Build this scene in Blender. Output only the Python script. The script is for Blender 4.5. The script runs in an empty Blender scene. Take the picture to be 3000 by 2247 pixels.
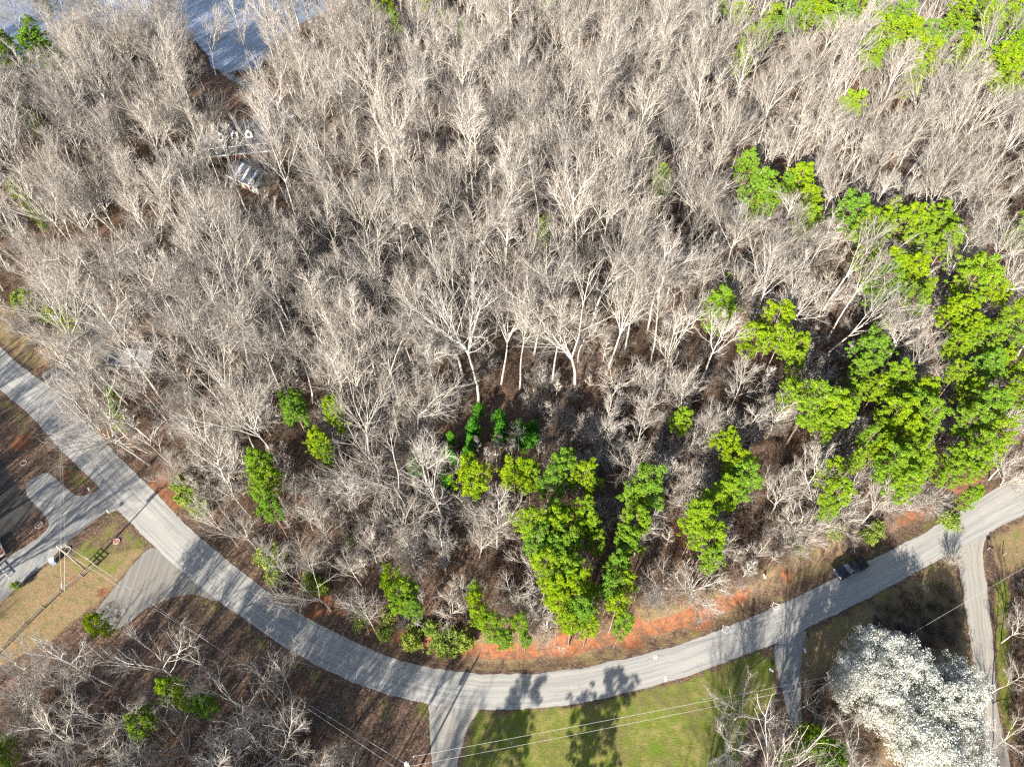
import bpy, bmesh, math, random
import numpy as np
from mathutils import Vector, Matrix
from mathutils.geometry import tessellate_polygon
R = math.radians
random.seed(7); RNG = np.random.default_rng(11)
S = bpy.context.scene
# ---------------------------------------------------------------- camera, sky, sun
H = 105.0                       # drone height above the ground, metres
FPX, PX0, PY0 = 2000.0, 1500.0, 1123.5
TH = math.atan(1577 / 2000)     # tilt off the vertical
cam = bpy.data.cameras.new('camera'); cam.lens = 24; cam.sensor_width = 36; cam.clip_end = 5000; cam.clip_start = .5
co = bpy.data.objects.new('camera', cam); S.collection.objects.link(co)
co.location = (0, 0, H); co.rotation_euler = (TH, 0, 0); S.camera = co
SUN_EL, SUN_AZ = R(26), R(27)   # shadows run towards (sin az, cos az)
W = bpy.data.worlds.new('World'); S.world = W; W.use_nodes = True
nt = W.node_tree; sky = nt.nodes.new('ShaderNodeTexSky'); sky.sky_type = 'NISHITA'; sky.sun_disc = False
sky.sun_elevation = SUN_EL; sky.sun_rotation = math.pi + SUN_AZ
nt.links.new(sky.outputs[0], nt.nodes['Background'].inputs[0]); nt.nodes['Background'].inputs[1].default_value = 0.075
sl = bpy.data.lights.new('sun', 'SUN'); sl.energy = 5.0; sl.angle = R(.53); sl.color = (1, .93, .82)
so = bpy.data.objects.new('sun', sl); S.collection.objects.link(so)
sd = Vector((math.sin(SUN_AZ) * math.cos(SUN_EL), math.cos(SUN_AZ) * math.cos(SUN_EL), -math.sin(SUN_EL)))
so.rotation_euler = sd.to_track_quat('-Z', 'Y').to_euler(); so.location = (-60, -120, 150)
S.view_settings.view_transform = 'Standard'; S.view_settings.look = 'None'; S.view_settings.gamma = 1
S.view_settings.exposure = 1.36
S.render.engine = 'CYCLES'
S.cycles.max_bounces = 4; S.cycles.diffuse_bounces = 2; S.cycles.glossy_bounces = 2; S.cycles.transmission_bounces = 2
S.cycles.transparent_max_bounces = 4; S.cycles.use_denoising = False; S.cycles.filter_width = 1.3

def G(px, py, z=0.0):           # a point of the ground (or of the level z) seen at a photo pixel
    u, v = px - PX0, py - PY0
    den = FPX * math.cos(TH) + v * math.sin(TH)
    return ((H - z) * u / den, (H - z) * (FPX * math.sin(TH) - v * math.cos(TH)) / den)
def P_(x, y, z=0.0):            # world -> photo pixel (numpy ok)
    a = y * math.sin(TH) + (H - z) * math.cos(TH)
    b = y * math.cos(TH) - (H - z) * math.sin(TH)
    return PX0 + FPX * x / a, PY0 - FPX * b / a
def poly(pts, z=0): return [G(a, b, z) for a, b in pts]
def inside(x, y, pts):
    x = np.asarray(x, float); y = np.asarray(y, float); r = np.zeros(x.shape, bool); n = len(pts)
    for i in range(n):
        x0, y0 = pts[i]; x1, y1 = pts[(i + 1) % n]
        if y0 == y1: continue
        c = ((y0 > y) != (y1 > y)) & (x < (x1 - x0) * (y - y0) / (y1 - y0) + x0); r ^= c
    return r
def pdist(x, y, pts, closed=False):
    x = np.asarray(x, float); y = np.asarray(y, float); d = np.full(x.shape, 1e9); n = len(pts)
    for i in range(n if closed else n - 1):
        ax, ay = pts[i]; bx_, by_ = pts[(i + 1) % n]; dx, dy = bx_ - ax, by_ - ay
        t = np.clip(((x - ax) * dx + (y - ay) * dy) / (dx * dx + dy * dy + 1e-9), 0, 1)
        d = np.minimum(d, np.hypot(x - ax - t * dx, y - ay - t * dy))
    return d
def chaikin(p, n=2, closed=True):
    for _ in range(n):
        q = []
        m = len(p)
        if not closed: q.append(p[0])
        for i in range(m if closed else m - 1):
            a, b = p[i], p[(i + 1) % m]
            q += [(a[0] * .75 + b[0] * .25, a[1] * .75 + b[1] * .25), (a[0] * .25 + b[0] * .75, a[1] * .25 + b[1] * .75)]
        if not closed: q.append(p[-1])
        p = q
    return p
def resample(p, n):
    p = np.array(p, float); s = np.r_[0, np.cumsum(np.hypot(*np.diff(p, axis=0).T))]
    t = np.linspace(0, s[-1], n); return np.c_[np.interp(t, s, p[:, 0]), np.interp(t, s, p[:, 1])]

# ---------------------------------------------------------------- materials
def mat(name, base=(.5, .5, .5), rough=.8, spec=.3, metal=0):
    m = bpy.data.materials.new(name); m.use_nodes = True; b = m.node_tree.nodes['Principled BSDF']
    b.inputs['Base Color'].default_value = (*base, 1); b.inputs['Roughness'].default_value = rough
    b.inputs['Specular IOR Level'].default_value = spec; b.inputs['Metallic'].default_value = metal
    return m, m.node_tree, b
def nd(t, typ, **k):
    n = t.nodes.new(typ)
    for a, v in k.items():
        if a in n.bl_rna.properties: setattr(n, a, v)
        else: n.inputs[a].default_value = v
    return n
def noise(t, vec, scale, detail=4, rough=.6, dist=0):
    n = nd(t, 'ShaderNodeTexNoise'); n.inputs['Scale'].default_value = scale; n.inputs['Detail'].default_value = detail
    n.inputs['Roughness'].default_value = rough; n.inputs['Distortion'].default_value = dist
    t.links.new(vec, n.inputs['Vector']); return n.outputs['Fac']
def ramp(t, fac, stops, interp='LINEAR'):
    r = nd(t, 'ShaderNodeValToRGB'); r.color_ramp.interpolation = interp; e = r.color_ramp.elements
    while len(e) < len(stops): e.new(.5)
    for i, (p, c) in enumerate(stops):
        e[i].position = p; e[i].color = (*c, 1) if len(c) == 3 else c
    t.links.new(fac, r.inputs[0]); return r.outputs[0]
def mix(t, fac, a, b, mode='MIX'):
    m = nd(t, 'ShaderNodeMix'); m.data_type = 'RGBA'; m.blend_type = mode
    for sock, v in ((m.inputs[0], fac), (m.inputs[6], a), (m.inputs[7], b)):
        if hasattr(v, 'is_output'): t.links.new(v, sock)
        elif isinstance(v, (int, float)): sock.default_value = v
        else: sock.default_value = (*v, 1)
    return m.outputs[2]
def math_(t, op, a, b=0.0, clamp=False):
    m = nd(t, 'ShaderNodeMath'); m.operation = op; m.use_clamp = clamp
    for s, v in ((m.inputs[0], a), (m.inputs[1], b)):
        if hasattr(v, 'is_output'): t.links.new(v, s)
        else: s.default_value = v
    return m.outputs[0]
def pos(t): return nd(t, 'ShaderNodeNewGeometry').outputs['Position']
def stretch(t, vec, sc):
    m = nd(t, 'ShaderNodeMapping'); m.inputs['Scale'].default_value = sc; t.links.new(vec, m.inputs[0]); return m.outputs[0]
def bump(t, b, h, strength=.5, dist=.1):
    n = nd(t, 'ShaderNodeBump'); n.inputs['Strength'].default_value = strength; n.inputs['Distance'].default_value = dist
    t.links.new(h, n.inputs['Height']); t.links.new(n.outputs[0], b.inputs['Normal'])
def simple(name, base, rough=.6, spec=.3, metal=0, var=.25, scale=8.):
    m, t, b = mat(name, base, rough, spec, metal)
    tc = nd(t, 'ShaderNodeTexCoord').outputs['Object']; f = noise(t, tc, scale)
    d = tuple(c * (1 - var) for c in base); l = tuple(min(1, c * (1 + var)) for c in base)
    t.links.new(ramp(t, f, [(.3, d), (.7, l)]), b.inputs['Base Color']); return m

def bark(name, dark, light, tint):
    m, t, b = mat(name, light, .85, .15)
    oi = nd(t, 'ShaderNodeObjectInfo').outputs['Random']; tc = nd(t, 'ShaderNodeTexCoord').outputs['Object']
    f = noise(t, tc, 1.1, 3); c = ramp(t, f, [(.3, dark), (.62, light)])
    c = mix(t, oi, c, mix(t, .55, c, tint))
    v = nd(t, 'ShaderNodeHueSaturation'); r2 = math_(t, 'FRACT', math_(t, 'MULTIPLY', oi, 17.3))
    t.links.new(math_(t, 'ADD', math_(t, 'MULTIPLY', r2, .5), .72), v.inputs['Value']); t.links.new(c, v.inputs['Color'])
    t.links.new(v.outputs[0], b.inputs['Base Color']); return m
M = {}
M['bark'] = bark('pale_bark', (.30, .272, .245), (.64, .60, .55), (.60, .55, .45))
M['twig'] = bark('twig_bark', (.25, .225, .20), (.41, .375, .335), (.36, .30, .26))
M['pinebark'] = bark('pine_bark', (.17, .11, .075), (.34, .25, .19), (.3, .24, .2))
M['brush'] = bark('brush_twig', (.10, .075, .055), (.24, .18, .135), (.22, .12, .075))
def foliage(name, a, b_, c_, other=None, transl=.25):
    m = bpy.data.materials.new(name); m.use_nodes = True; t = m.node_tree; t.nodes.clear()
    out = nd(t, 'ShaderNodeOutputMaterial'); oi = nd(t, 'ShaderNodeObjectInfo').outputs['Random']
    tc = nd(t, 'ShaderNodeTexCoord').outputs['Object']; isl = nd(t, 'ShaderNodeNewGeometry').outputs['Random Per Island']
    f = noise(t, tc, .55, 2); c = mix(t, ramp(t, f, [(.35, (0, 0, 0)), (.65, (1, 1, 1))]), a, b_)
    c = mix(t, math_(t, 'POWER', oi, 1.5), c, mix(t, .75, c, c_))
    hs = nd(t, 'ShaderNodeHueSaturation'); t.links.new(math_(t, 'ADD', math_(t, 'MULTIPLY', isl, .6), .7), hs.inputs['Value'])
    t.links.new(c, hs.inputs['Color']); c = hs.outputs[0]
    if other: c = mix(t, math_(t, 'GREATER_THAN', isl, other[0]), c, other[1])
    d = nd(t, 'ShaderNodeBsdfDiffuse'); tr = nd(t, 'ShaderNodeBsdfTranslucent'); mx = nd(t, 'ShaderNodeMixShader')
    t.links.new(c, d.inputs[0]); t.links.new(c, tr.inputs[0]); mx.inputs[0].default_value = transl
    t.links.new(d.outputs[0], mx.inputs[1]); t.links.new(tr.outputs[0], mx.inputs[2]); t.links.new(mx.outputs[0], out.inputs[0]); return m
M['needle'] = foliage('pine_needles', (.22, .36, .012), (.33, .43, .015), (.13, .29, .045))
M['seedling'] = foliage('young_needles', (.06, .25, .025), (.10, .30, .03), (.10, .27, .02))
M['leaf'] = foliage('spring_leaves', (.25, .33, .05), (.32, .38, .08), (.16, .26, .05))
M['blossom'] = foliage('white_blossom', (.76, .76, .72), (.86, .86, .82), (.70, .72, .66), other=(.88, (.24, .28, .12)), transl=.35)

# ---------------------------------------------------------------- mesh helpers
def tag(o, label=None, cat=None, group=None, kind=None):
    for k, v in (('label', label), ('category', cat), ('group', group), ('kind', kind)):
        if v: o[k] = v
    return o
def link(name, data, parent=None):
    o = bpy.data.objects.new(name, data); S.collection.objects.link(o)
    if parent is not None: o.parent = parent
    return o
def empty(name, loc, rz=0, sc=(1, 1, 1), rx=0, ry=0):
    o = bpy.data.objects.new(name, None); S.collection.objects.link(o); o.location = loc
    o.rotation_euler = (rx, ry, rz); o.scale = sc; o.empty_display_size = .5; return o
def arrays_mesh(name, V, F, mats, mi=None, smooth=False):
    V = np.asarray(V, np.float32).reshape(-1, 3); F = np.asarray(F, np.int32); n, k = F.shape
    me = bpy.data.meshes.new(name); me.vertices.add(len(V)); me.vertices.foreach_set('co', V.ravel())
    me.loops.add(n * k); me.loops.foreach_set('vertex_index', F.ravel())
    me.polygons.add(n); me.polygons.foreach_set('loop_start', np.arange(0, n * k, k, dtype=np.int32))
    me.polygons.foreach_set('loop_total', np.full(n, k, np.int32))
    if mi is not None: me.polygons.foreach_set('material_index', np.asarray(mi, np.int32))
    if smooth: me.polygons.foreach_set('use_smooth', np.ones(n, bool))
    for m in mats: me.materials.append(m)
    me.update(calc_edges=True); return me
class Arr:
    def __init__(s): s.V = []; s.F = []; s.m = []; s.n = 0
    def add(s, V, F, mi=0):
        V = V.reshape(-1, 3); s.V.append(V); s.F.append(F + s.n); s.m.append(np.full(len(F), mi)); s.n += len(V)
    def mesh(s, name, mats, smooth=False):
        return arrays_mesh(name, np.concatenate(s.V), np.concatenate(s.F), mats, np.concatenate(s.m), smooth)
def nrm(a): return a / (np.linalg.norm(a, axis=-1, keepdims=True) + 1e-9)
def frames(T):
    ref = np.where(np.abs(T[..., 2:3]) > .9, np.array([1., 0, 0]), np.array([0, 0, 1.]))
    A = nrm(np.cross(T, ref)); return A, np.cross(T, A)
def tubes(Pt, Rr, sides):
    N, k, _ = Pt.shape; T = np.gradient(Pt, axis=1); T = nrm(T); A, B = frames(nrm(Pt[:, -1:] - Pt[:, :1])); 
    A = np.broadcast_to(A, Pt.shape); B = np.cross(T, A); A = np.cross(B, T)
    th = np.arange(sides) / sides * 2 * np.pi
    V = Pt[:, :, None] + Rr[:, :, None, None] * (np.cos(th)[None, None, :, None] * A[:, :, None] + np.sin(th)[None, None, :, None] * B[:, :, None])
    i = np.arange(N)[:, None, None] * k * sides; j = np.arange(k - 1)[None, :, None] * sides; s = np.arange(sides)[None, None, :]; s2 = (s + 1) % sides
    F = np.stack([i + j + s, i + j + s2, i + j + sides + s2, i + j + sides + s], -1).reshape(-1, 4)
    return V, F
def grow(P0, D, L, k, wob, up, rng):
    N = len(P0); out = np.zeros((N, k, 3)); out[:, 0] = P0; d = nrm(D)
    for i in range(1, k):
        d = nrm(d + rng.normal(0, wob, (N, 3)) + np.array([0, 0, up])); out[:, i] = out[:, i - 1] + d * (L / (k - 1))[:, None]
    return out
def kids(Pt, Rr, m, a, b, ang, angj, rng, rr=.6):
    N, k, _ = Pt.shape; t = np.sort(rng.uniform(a, b, (N, m)), 1); ft = t * (k - 1); i = np.clip(ft.astype(int), 0, k - 2); f = (ft - i)[..., None]
    n = np.arange(N)[:, None]; p = Pt[n, i] * (1 - f) + Pt[n, i + 1] * f; T = nrm(Pt[n, i + 1] - Pt[n, i])
    A, B = frames(T); az = (rng.uniform(0, 2 * np.pi, (N, 1)) + np.arange(m) * 2.4 + rng.normal(0, .5, (N, m)))[..., None]
    ph = (ang + rng.normal(0, angj, (N, m)))[..., None]
    D = np.cos(ph) * T + np.sin(ph) * (np.cos(az) * A + np.sin(az) * B)
    r = (Rr[n, i] * (1 - f[..., 0]) + Rr[n, i + 1] * f[..., 0]) * rr
    return p.reshape(-1, 3), D.reshape(-1, 3), t.reshape(-1), r.reshape(-1)
def lin(r0, r1, k, p=1.): return r0[:, None] + (r1 - r0)[:, None] * (np.linspace(0, 1, k)[None] ** p)
def bare_tree(seed, h=26, bole=.5, nl=18, limb=7., ang=.75, up=.10, r0=.26, wob=.05, n2=7, n3=5, n4=3, fine=1., fork=None):
    rng = np.random.default_rng(seed); tk = Arr(); cr = Arr()
    z = np.zeros((1, 3)); z[0, 2] = -.4
    Pt = grow(z, np.array([[rng.normal(0, .03), rng.normal(0, .03), 1.]]), np.array([fork or h * .97]), 12, .035 if not fork else .06, .05, rng)
    Rt = lin(np.array([r0]), np.array([.05 if not fork else r0 * .5]), 12, .8); Rt[0, 0] *= 1.35
    V, F = tubes(Pt, Rt, 8); tk.add(V, F)
    if fork: p, D, t, r = kids(Pt, Rt, nl, .72, 1., ang, .12, rng, .8); L = limb * rng.uniform(.8, 1.15, len(t))
    else:
        p, D, t, r = kids(Pt, Rt, nl, bole, .99, ang, .12, rng, .6); s = (t - bole) / (1 - bole)
        L = limb * (1.12 - .70 * s) * rng.uniform(.65, 1.15, len(t))
    r = np.clip(r, .08, .3)
    P1 = grow(p, D, L, 8, wob * 1.6, up, rng); R1 = lin(r, np.full(len(r), .03), 8); V, F = tubes(P1, R1, 5); cr.add(V, F)
    p, D, t, r = kids(P1, R1, n2, .18, .98, .52, .15, rng, .66); L2 = np.repeat(L, n2) * .6 * (1 - .5 * t) * rng.uniform(.7, 1.2, len(t))
    P2 = grow(p, D, L2, 6, wob * 1.8, up, rng); R2 = lin(np.clip(r, .042, .14), np.full(len(r), .024), 6); V, F = tubes(P2, R2, 4); cr.add(V, F, 0)
    p, D, t, r = kids(P2, R2, n3, .15, .98, .6, .2, rng, .6); L3 = np.repeat(L2, n3) * .52 * (1 - .4 * t) * rng.uniform(.6, 1.3, len(t))
    P3 = grow(p, D, L3, 4, wob * 2.2, up * .8, rng); R3 = lin(np.full(len(r), .023 * fine), np.full(len(r), .014 * fine), 4); V, F = tubes(P3, R3, 3); cr.add(V, F, 1)
    p, D, t, r = kids(P3, R3, n4, .2, 1., .6, .25, rng, .6); L4 = np.clip(np.repeat(L3, n4) * .65, .35, 1.3) * rng.uniform(.7, 1.3, len(t))
    P4 = grow(p, D, L4, 3, .12, up * .5, rng); R4 = lin(np.full(len(r), .013 * fine), np.full(len(r), .007 * fine), 3); V, F = tubes(P4, R4, 3); cr.add(V, F, 1)
    return tk.mesh('bare_trunk', [M['bark']], True), cr.mesh('bare_crown', [M['bark'], M['twig']]), h
def cards(C, Nn, sx, sy, rng):
    A, B = frames(Nn); a = rng.uniform(0, 2 * np.pi, len(C))[:, None]; U = np.cos(a) * A + np.sin(a) * B; Vv = np.cross(Nn, U)
    U = U * sx[:, None]; Vv = Vv * sy[:, None]
    V = np.stack([C - U - Vv * .6, C + U * .9 - Vv, C + U + Vv * .8, C - U * .7 + Vv], 1)
    return V, np.arange(len(C) * 4).reshape(-1, 4)
def clump_leaves(C, Rad, per, flat, size, rng, jit=.45, low=-.35):
    n = len(C) * per; d = nrm(rng.normal(0, 1, (n, 3))); d[:, 2] = np.where(d[:, 2] < low, -d[:, 2], d[:, 2])
    rr = rng.uniform(.55, 1.05, n); c = np.repeat(C, per, 0) + d * (np.repeat(Rad, per) * rr)[:, None] * np.array([1, 1, flat])
    N = nrm(d + rng.normal(0, jit, (n, 3)) + np.array([0, 0, .15])); s = size * rng.uniform(.6, 1.3, n)
    return cards(c, N, s, s * rng.uniform(.35, .7, n), rng)
def pine(seed, h=20, rad=4.4, base=.56, nb=30, per=50, cs=1.):
    rng = np.random.default_rng(seed); tk = Arr(); cr = Arr(); z = np.zeros((1, 3)); z[0, 2] = -.4
    Pt = grow(z, np.array([[rng.normal(0, .03), rng.normal(0, .03), 1.]]), np.array([h * .97]), 10, .025, .04, rng)
    Rt = lin(np.array([.24]), np.array([.05]), 10, .9); V, F = tubes(Pt, Rt, 8); tk.add(V, F)
    p, D, t, r = kids(Pt, Rt, nb, base, .99, 1.25, .12, rng, .35); s = (t - base) / (1 - base)
    prof = np.clip(np.sqrt(np.clip(1 - ((s - .30) / .78) ** 2, .04, 1)), .15, 1); L = rad * prof * rng.uniform(.6, 1.12, len(t))
    P1 = grow(p, D, L, 6, .09, .10, rng); V, F = tubes(P1, lin(np.clip(r, .04, .1), np.full(len(r), .02), 6), 4); cr.add(V, F, 0)
    q, D2, t2, r2 = kids(P1, np.full((len(L), 6), .05), 7, .3, .97, .75, .15, rng, .5); L2 = np.repeat(L, 7) * .38 * rng.uniform(.6, 1.2, len(t2))
    P2 = grow(q, D2, L2, 3, .1, .12, rng); V, F = tubes(P2, lin(np.full(len(L2), .03), np.full(len(L2), .015), 3), 3); cr.add(V, F, 0)
    C = np.concatenate([P1[:, -1], P2[:, -1], Pt[:, -1]]); Rad = rng.uniform(.30, .66, len(C)) * cs
    V, F = clump_leaves(C, Rad, per, .45, .125, rng, .75); cr.add(V, F, 1)
    return tk.mesh('pine_trunk', [M['pinebark']], True), cr.mesh('pine_crown', [M['pinebark'], M['needle']]), h
def leafy(seed, h, rad, nb, per, size, mt, trunk=.3, bk='bark', flat=.8, r0=.16, cs=.8):   # round crown on short stems
    rng = np.random.default_rng(seed); tk = Arr(); cr = Arr(); z = np.zeros((1, 3)); z[0, 2] = -.3
    Pt = grow(z, np.array([[0, 0, 1.]]), np.array([h * .8]), 8, .06, .04, rng); Rt = lin(np.array([r0]), np.array([.04]), 8); V, F = tubes(Pt, Rt, 7); tk.add(V, F)
    p, D, t, r = kids(Pt, Rt, nb, trunk, .99, .85, .2, rng, .5); s = (t - trunk) / (1 - trunk)
    L = rad * np.sqrt(np.clip(1.05 - s * s * .8, .1, 1)) * rng.uniform(.75, 1.25, len(t))
    P1 = grow(p, D, L, 6, .1, .05, rng); V, F = tubes(P1, lin(np.clip(r, .03, .1), np.full(len(r), .015), 6), 4); cr.add(V, F, 0)
    q, D2, t2, r2 = kids(P1, np.full((len(L), 6), .05), 6, .25, .98, .8, .2, rng, .5); L2 = np.repeat(L, 6) * .42 * rng.uniform(.5, 1.2, len(t2))
    P2 = grow(q, D2, L2, 4, .1, .06, rng); V, F = tubes(P2, lin(np.full(len(L2), .025), np.full(len(L2), .01), 4), 3); cr.add(V, F, 0)
    C = np.concatenate([P1[:, -1], P2[:, -1], P2[:, -2]]); Rad = rng.uniform(.6, 1.1, len(C)) * cs
    V, F = clump_leaves(C, Rad, per, flat, size, rng, .9, -1.); cr.add(V, F, 1)
    return tk.mesh('leafy_trunk', [M[bk]], True), cr.mesh('leafy_crown', [M[bk], mt]), h
def conifer_small(seed, h=5, rad=1.5):
    rng = np.random.default_rng(seed); tk = Arr(); cr = Arr(); Pt = grow(np.zeros((1, 3)), np.array([[0, 0, 1.]]), np.array([h]), 6, .02, .03, rng)
    Rt = lin(np.array([.07]), np.array([.02]), 6); V, F = tubes(Pt, Rt, 6); tk.add(V, F)
    p, D, t, r = kids(Pt, Rt, 34, .12, .98, 1.15, .1, rng, .4); L = rad * (1.05 - t) * rng.uniform(.7, 1.15, len(t)) + .15
    P1 = grow(p, D, L, 4, .05, .12, rng); V, F = tubes(P1, lin(np.full(len(L), .025), np.full(len(L), .01), 4), 3); cr.add(V, F, 0)
    C = np.concatenate([P1[:, -1], P1[:, -2], P1[:, -3], Pt[:, -1]]); V, F = clump_leaves(C, rng.uniform(.28, .45, len(C)), 26, .7, .11, rng, .6, -.6); cr.add(V, F, 1)
    return tk.mesh('seedling_trunk', [M['pinebark']], True), cr.mesh('seedling_crown', [M['pinebark'], M['seedling']]), h

# ---------------------------------------------------------------- outlines in photo pixels
INNER = [(-160, 850), (-60, 955), (0, 1017), (45, 1058), (90, 1094), (160, 1140), (217, 1198), (272, 1248), (317, 1307), (389, 1379), (430, 1415), (502, 1492), (547, 1541), (660, 1636), (768, 1721), (859, 1789), (1000, 1862), (1136, 1925), (1253, 1955), (1384, 1972), (1520, 1976), (1655, 1965), (1814, 1934), (2000, 1887), (2136, 1834), (2316, 1758), (2434, 1699), (2588, 1622), (2723, 1554), (2822, 1490), (2936, 1419), (3000, 1385), (3160, 1300)]
OUTER = [(-160, 985), (-60, 1085), (27, 1166), (81, 1207), (172, 1311), (226, 1366), (290, 1425), (349, 1498), (439, 1590), (540, 1682), (633, 1758), (723, 1816), (814, 1884), (904, 1937), (1000, 1983), (1090, 2020), (1203, 2051), (1316, 2074), (1452, 2081), (1588, 2074), (1723, 2056), (1859, 2024), (2000, 1987), (2136, 1934), (2271, 1885), (2384, 1830), (2497, 1776), (2633, 1703), (2764, 1632), (2890, 1566), (2949, 1532), (3000, 1509), (3160, 1425)]
innerG = chaikin(poly(INNER), 2, False); outerG = chaikin(poly(OUTER), 2, False)
roadG = innerG + outerG[::-1]
SIDE = [(300, 1400), (292, 1417), (290, 1436), (256, 1451), (226, 1454), (192, 1429), (150, 1390), (128, 1378), (62, 1428), (110, 1488), (149, 1527), (136, 1559), (68, 1604), (-10, 1650), (-140, 1735), (-140, 1870), (0, 1768), (32, 1732), (90, 1690), (158, 1627), (194, 1590), (253, 1545), (300, 1505), (340, 1496), (380, 1500)]
DRIVE2 = [(470, 1610), (434, 1603), (400, 1640), (362, 1690), (294, 1771), (250, 1830), (330, 1850), (375, 1825), (434, 1780), (479, 1755), (565, 1737), (640, 1765), (680, 1730)]
DRIVE_BC_L = [(1253, 2055), (1260, 2101), (1258, 2155), (1267, 2247), (1275, 2400)]; DRIVE_BC_R = [(1412, 2070), (1385, 2101), (1362, 2155), (1337, 2247), (1325, 2400)]
DRIVE_R_L = [(2765, 1610), (2795, 1630), (2808, 1655), (2814, 1690), (2827, 1771), (2845, 1884), (2859, 1997), (2872, 2088), (2886, 2178), (2890, 2247), (2895, 2400)]
DRIVE_R_R = [(2900, 1560), (2882, 1590), (2877, 1636), (2889, 1703), (2904, 1816), (2913, 1952), (2922, 2088), (2950, 2178), (2960, 2247), (2970, 2400)]
DRIVE_C = [(2262, 1880), (2268, 1930), (2285, 1990), (2300, 2060), (2315, 2130), (2352, 2130), (2345, 2060), (2345, 1960), (2352, 1890), (2372, 1830)]
DRIVE_H = [(110, 1100), (150, 1080), (190, 1050), (250, 1010), (262, 960), (285, 930), (320, 925), (310, 965), (302, 1010), (350, 1015), (350, 1055), (290, 1060), (240, 1100), (215, 1150), (225, 1210)]
MULCH = [(-200, 1250), (0, 1335), (27, 1384), (59, 1429), (85, 1465), (113, 1490), (95, 1505), (68, 1550), (30, 1570), (0, 1600), (-200, 1700)]
LAKE = [(-900, -400), (-900, 260), (0, 215), (120, 205), (190, 160), (260, 110), (400, 95), (560, 120), (600, 165), (610, 205), (690, 218), (770, 205), (800, 150), (880, 75), (960, 40), (1010, -60), (1100, -400)]
CREEK = [(650, 205), (690, 225), (735, 245), (770, 268), (800, 288), (806, 305), (785, 330), (762, 335), (778, 305), (785, 295), (750, 272), (715, 255), (670, 232), (640, 212)]
DARKCLEAR = [(600, 290), (640, 230), (790, 250), (870, 330), (870, 400), (600, 400)]
GRASS_S = [(1400, 2088), (1700, 2062), (2000, 1995), (2230, 1905), (2262, 1960), (2280, 2060), (2200, 2120), (2160, 2300), (2100, 2400), (1340, 2400), (1350, 2247), (1372, 2155)]
GRASS_L = [(345, 1505), (440, 1598), (400, 1640), (350, 1700), (310, 1700), (150, 1700), (60, 1745), (160, 1635), (250, 1552)]
GRASS_R = [(2905, 1700), (2960, 1680), (2968, 1950), (2980, 2200), (2955, 2170), (2925, 2080), (2915, 1950)]
DRY_L = [(-100, 1850), (0, 1770), (150, 1640), (440, 1600), (360, 1690), (300, 1760), (200, 1840), (60, 1930), (-100, 2000)]
DRY_R = [(2260, 1900), (2500, 1785), (2770, 1640), (2812, 1680), (2850, 1900), (2890, 2247), (2500, 2247), (2380, 2050), (2300, 2060)]
DRY_RR = [(2890, 1575), (3000, 1515), (3200, 1420), (3200, 1600), (2960, 1680), (2920, 1700)]
DRY_TL = [(-200, 870), (0, 880), (90, 890), (150, 930), (210, 985), (130, 1080), (90, 1090), (0, 1010), (-200, 850)]
VERGE = [(-100, 1170), (0, 1160), (81, 1210), (290, 1430), (290, 1436), (226, 1454), (150, 1390), (90, 1430), (40, 1390), (-100, 1300)]
CLEAR = [(1150, 1350), (1205, 1240), (1380, 1198), (1580, 1175), (1620, 1290), (1680, 1400), (1500, 1450), (1180, 1450)]

# ---------------------------------------------------------------- ground sheet
xs = np.r_[-2500, -900, -450, -280, np.arange(-200, 200.1, .8), 280, 450, 900, 2500]; ys = np.r_[-2000, -600, -200, -90, np.arange(-50, 290.1, .8), 360, 520, 900, 1800, 4000]
gx, gy = np.meshgrid(xs, ys); fx, fy = gx.ravel(), gy.ravel()
d_in = pdist(fx, fy, innerG); in_road = inside(fx, fy, roadG)
ipx, ipy = P_(fx, fy); 
inloop = inside(fx, fy, innerG + [(400, 300), (400, 900), (-400, 900), (-400, 200)])
def sst(a, b, x): t = np.clip((x - a) / (b - a), 0, 1); return t * t * (3 - 2 * t)
def fbm(x, y, s, seed):
    r = np.random.default_rng(seed); v = 0
    for o in range(4):
        a = r.uniform(0, 2 * np.pi, 5); ph = r.uniform(0, 6.28, 5); f = s * 2 ** o
        v = v + sum(np.sin(f * (x * np.cos(q) + y * np.sin(q)) + p) for q, p in zip(a, ph)) / (5 * 1.7 ** o)
    return v
stretchw = np.clip(sst(760, 900, ipx) * (1 - sst(2500, 2750, ipx) * .5), 0, 1) * (ipy > 1300)
prof = -.22 * sst(.6, 1.7, d_in) * (1 - sst(2., 3.2, d_in)) + 1.25 * sst(2.4, 5.2, d_in)
hz = np.where(inloop, prof * np.maximum(stretchw, .25), 0.)
feat = [poly(SIDE), poly(DRIVE2), poly(DRIVE_H), poly(CREEK), poly(LAKE), poly(DRIVE_C), poly(DRIVE_R_L + DRIVE_R_R[::-1]), poly(DRIVE_BC_L + DRIVE_BC_R[::-1]), roadG]
flat = np.ones_like(hz)
for f in feat: flat = np.minimum(flat, np.where(inside(fx, fy, f), 0, sst(.8, 4, pdist(fx, fy, f, True))))
rough_ = fbm(fx, fy, .12, 3) * .25 * flat
hz = (hz * np.where(inloop & ~in_road, 1, 0)) + rough_ * np.where(d_in < 6, .15, 1) * flat
lake_in = inside(fx, fy, poly(LAKE)); hz = np.where(lake_in & (pdist(fx, fy, poly(LAKE), True) > .7), -1.0, hz)
hz = np.where(in_road, 0, hz)
for f in feat[:4] + feat[5:8]: hz = np.where(inside(fx, fy, f) | (pdist(fx, fy, f, True) < .9), np.minimum(hz, 0), hz)
far_ = (np.abs(fx) > 200) | (fy < -50) | (fy > 290); hz = np.where(far_, 0, hz)
HZ = hz.reshape(gx.shape)
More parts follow.
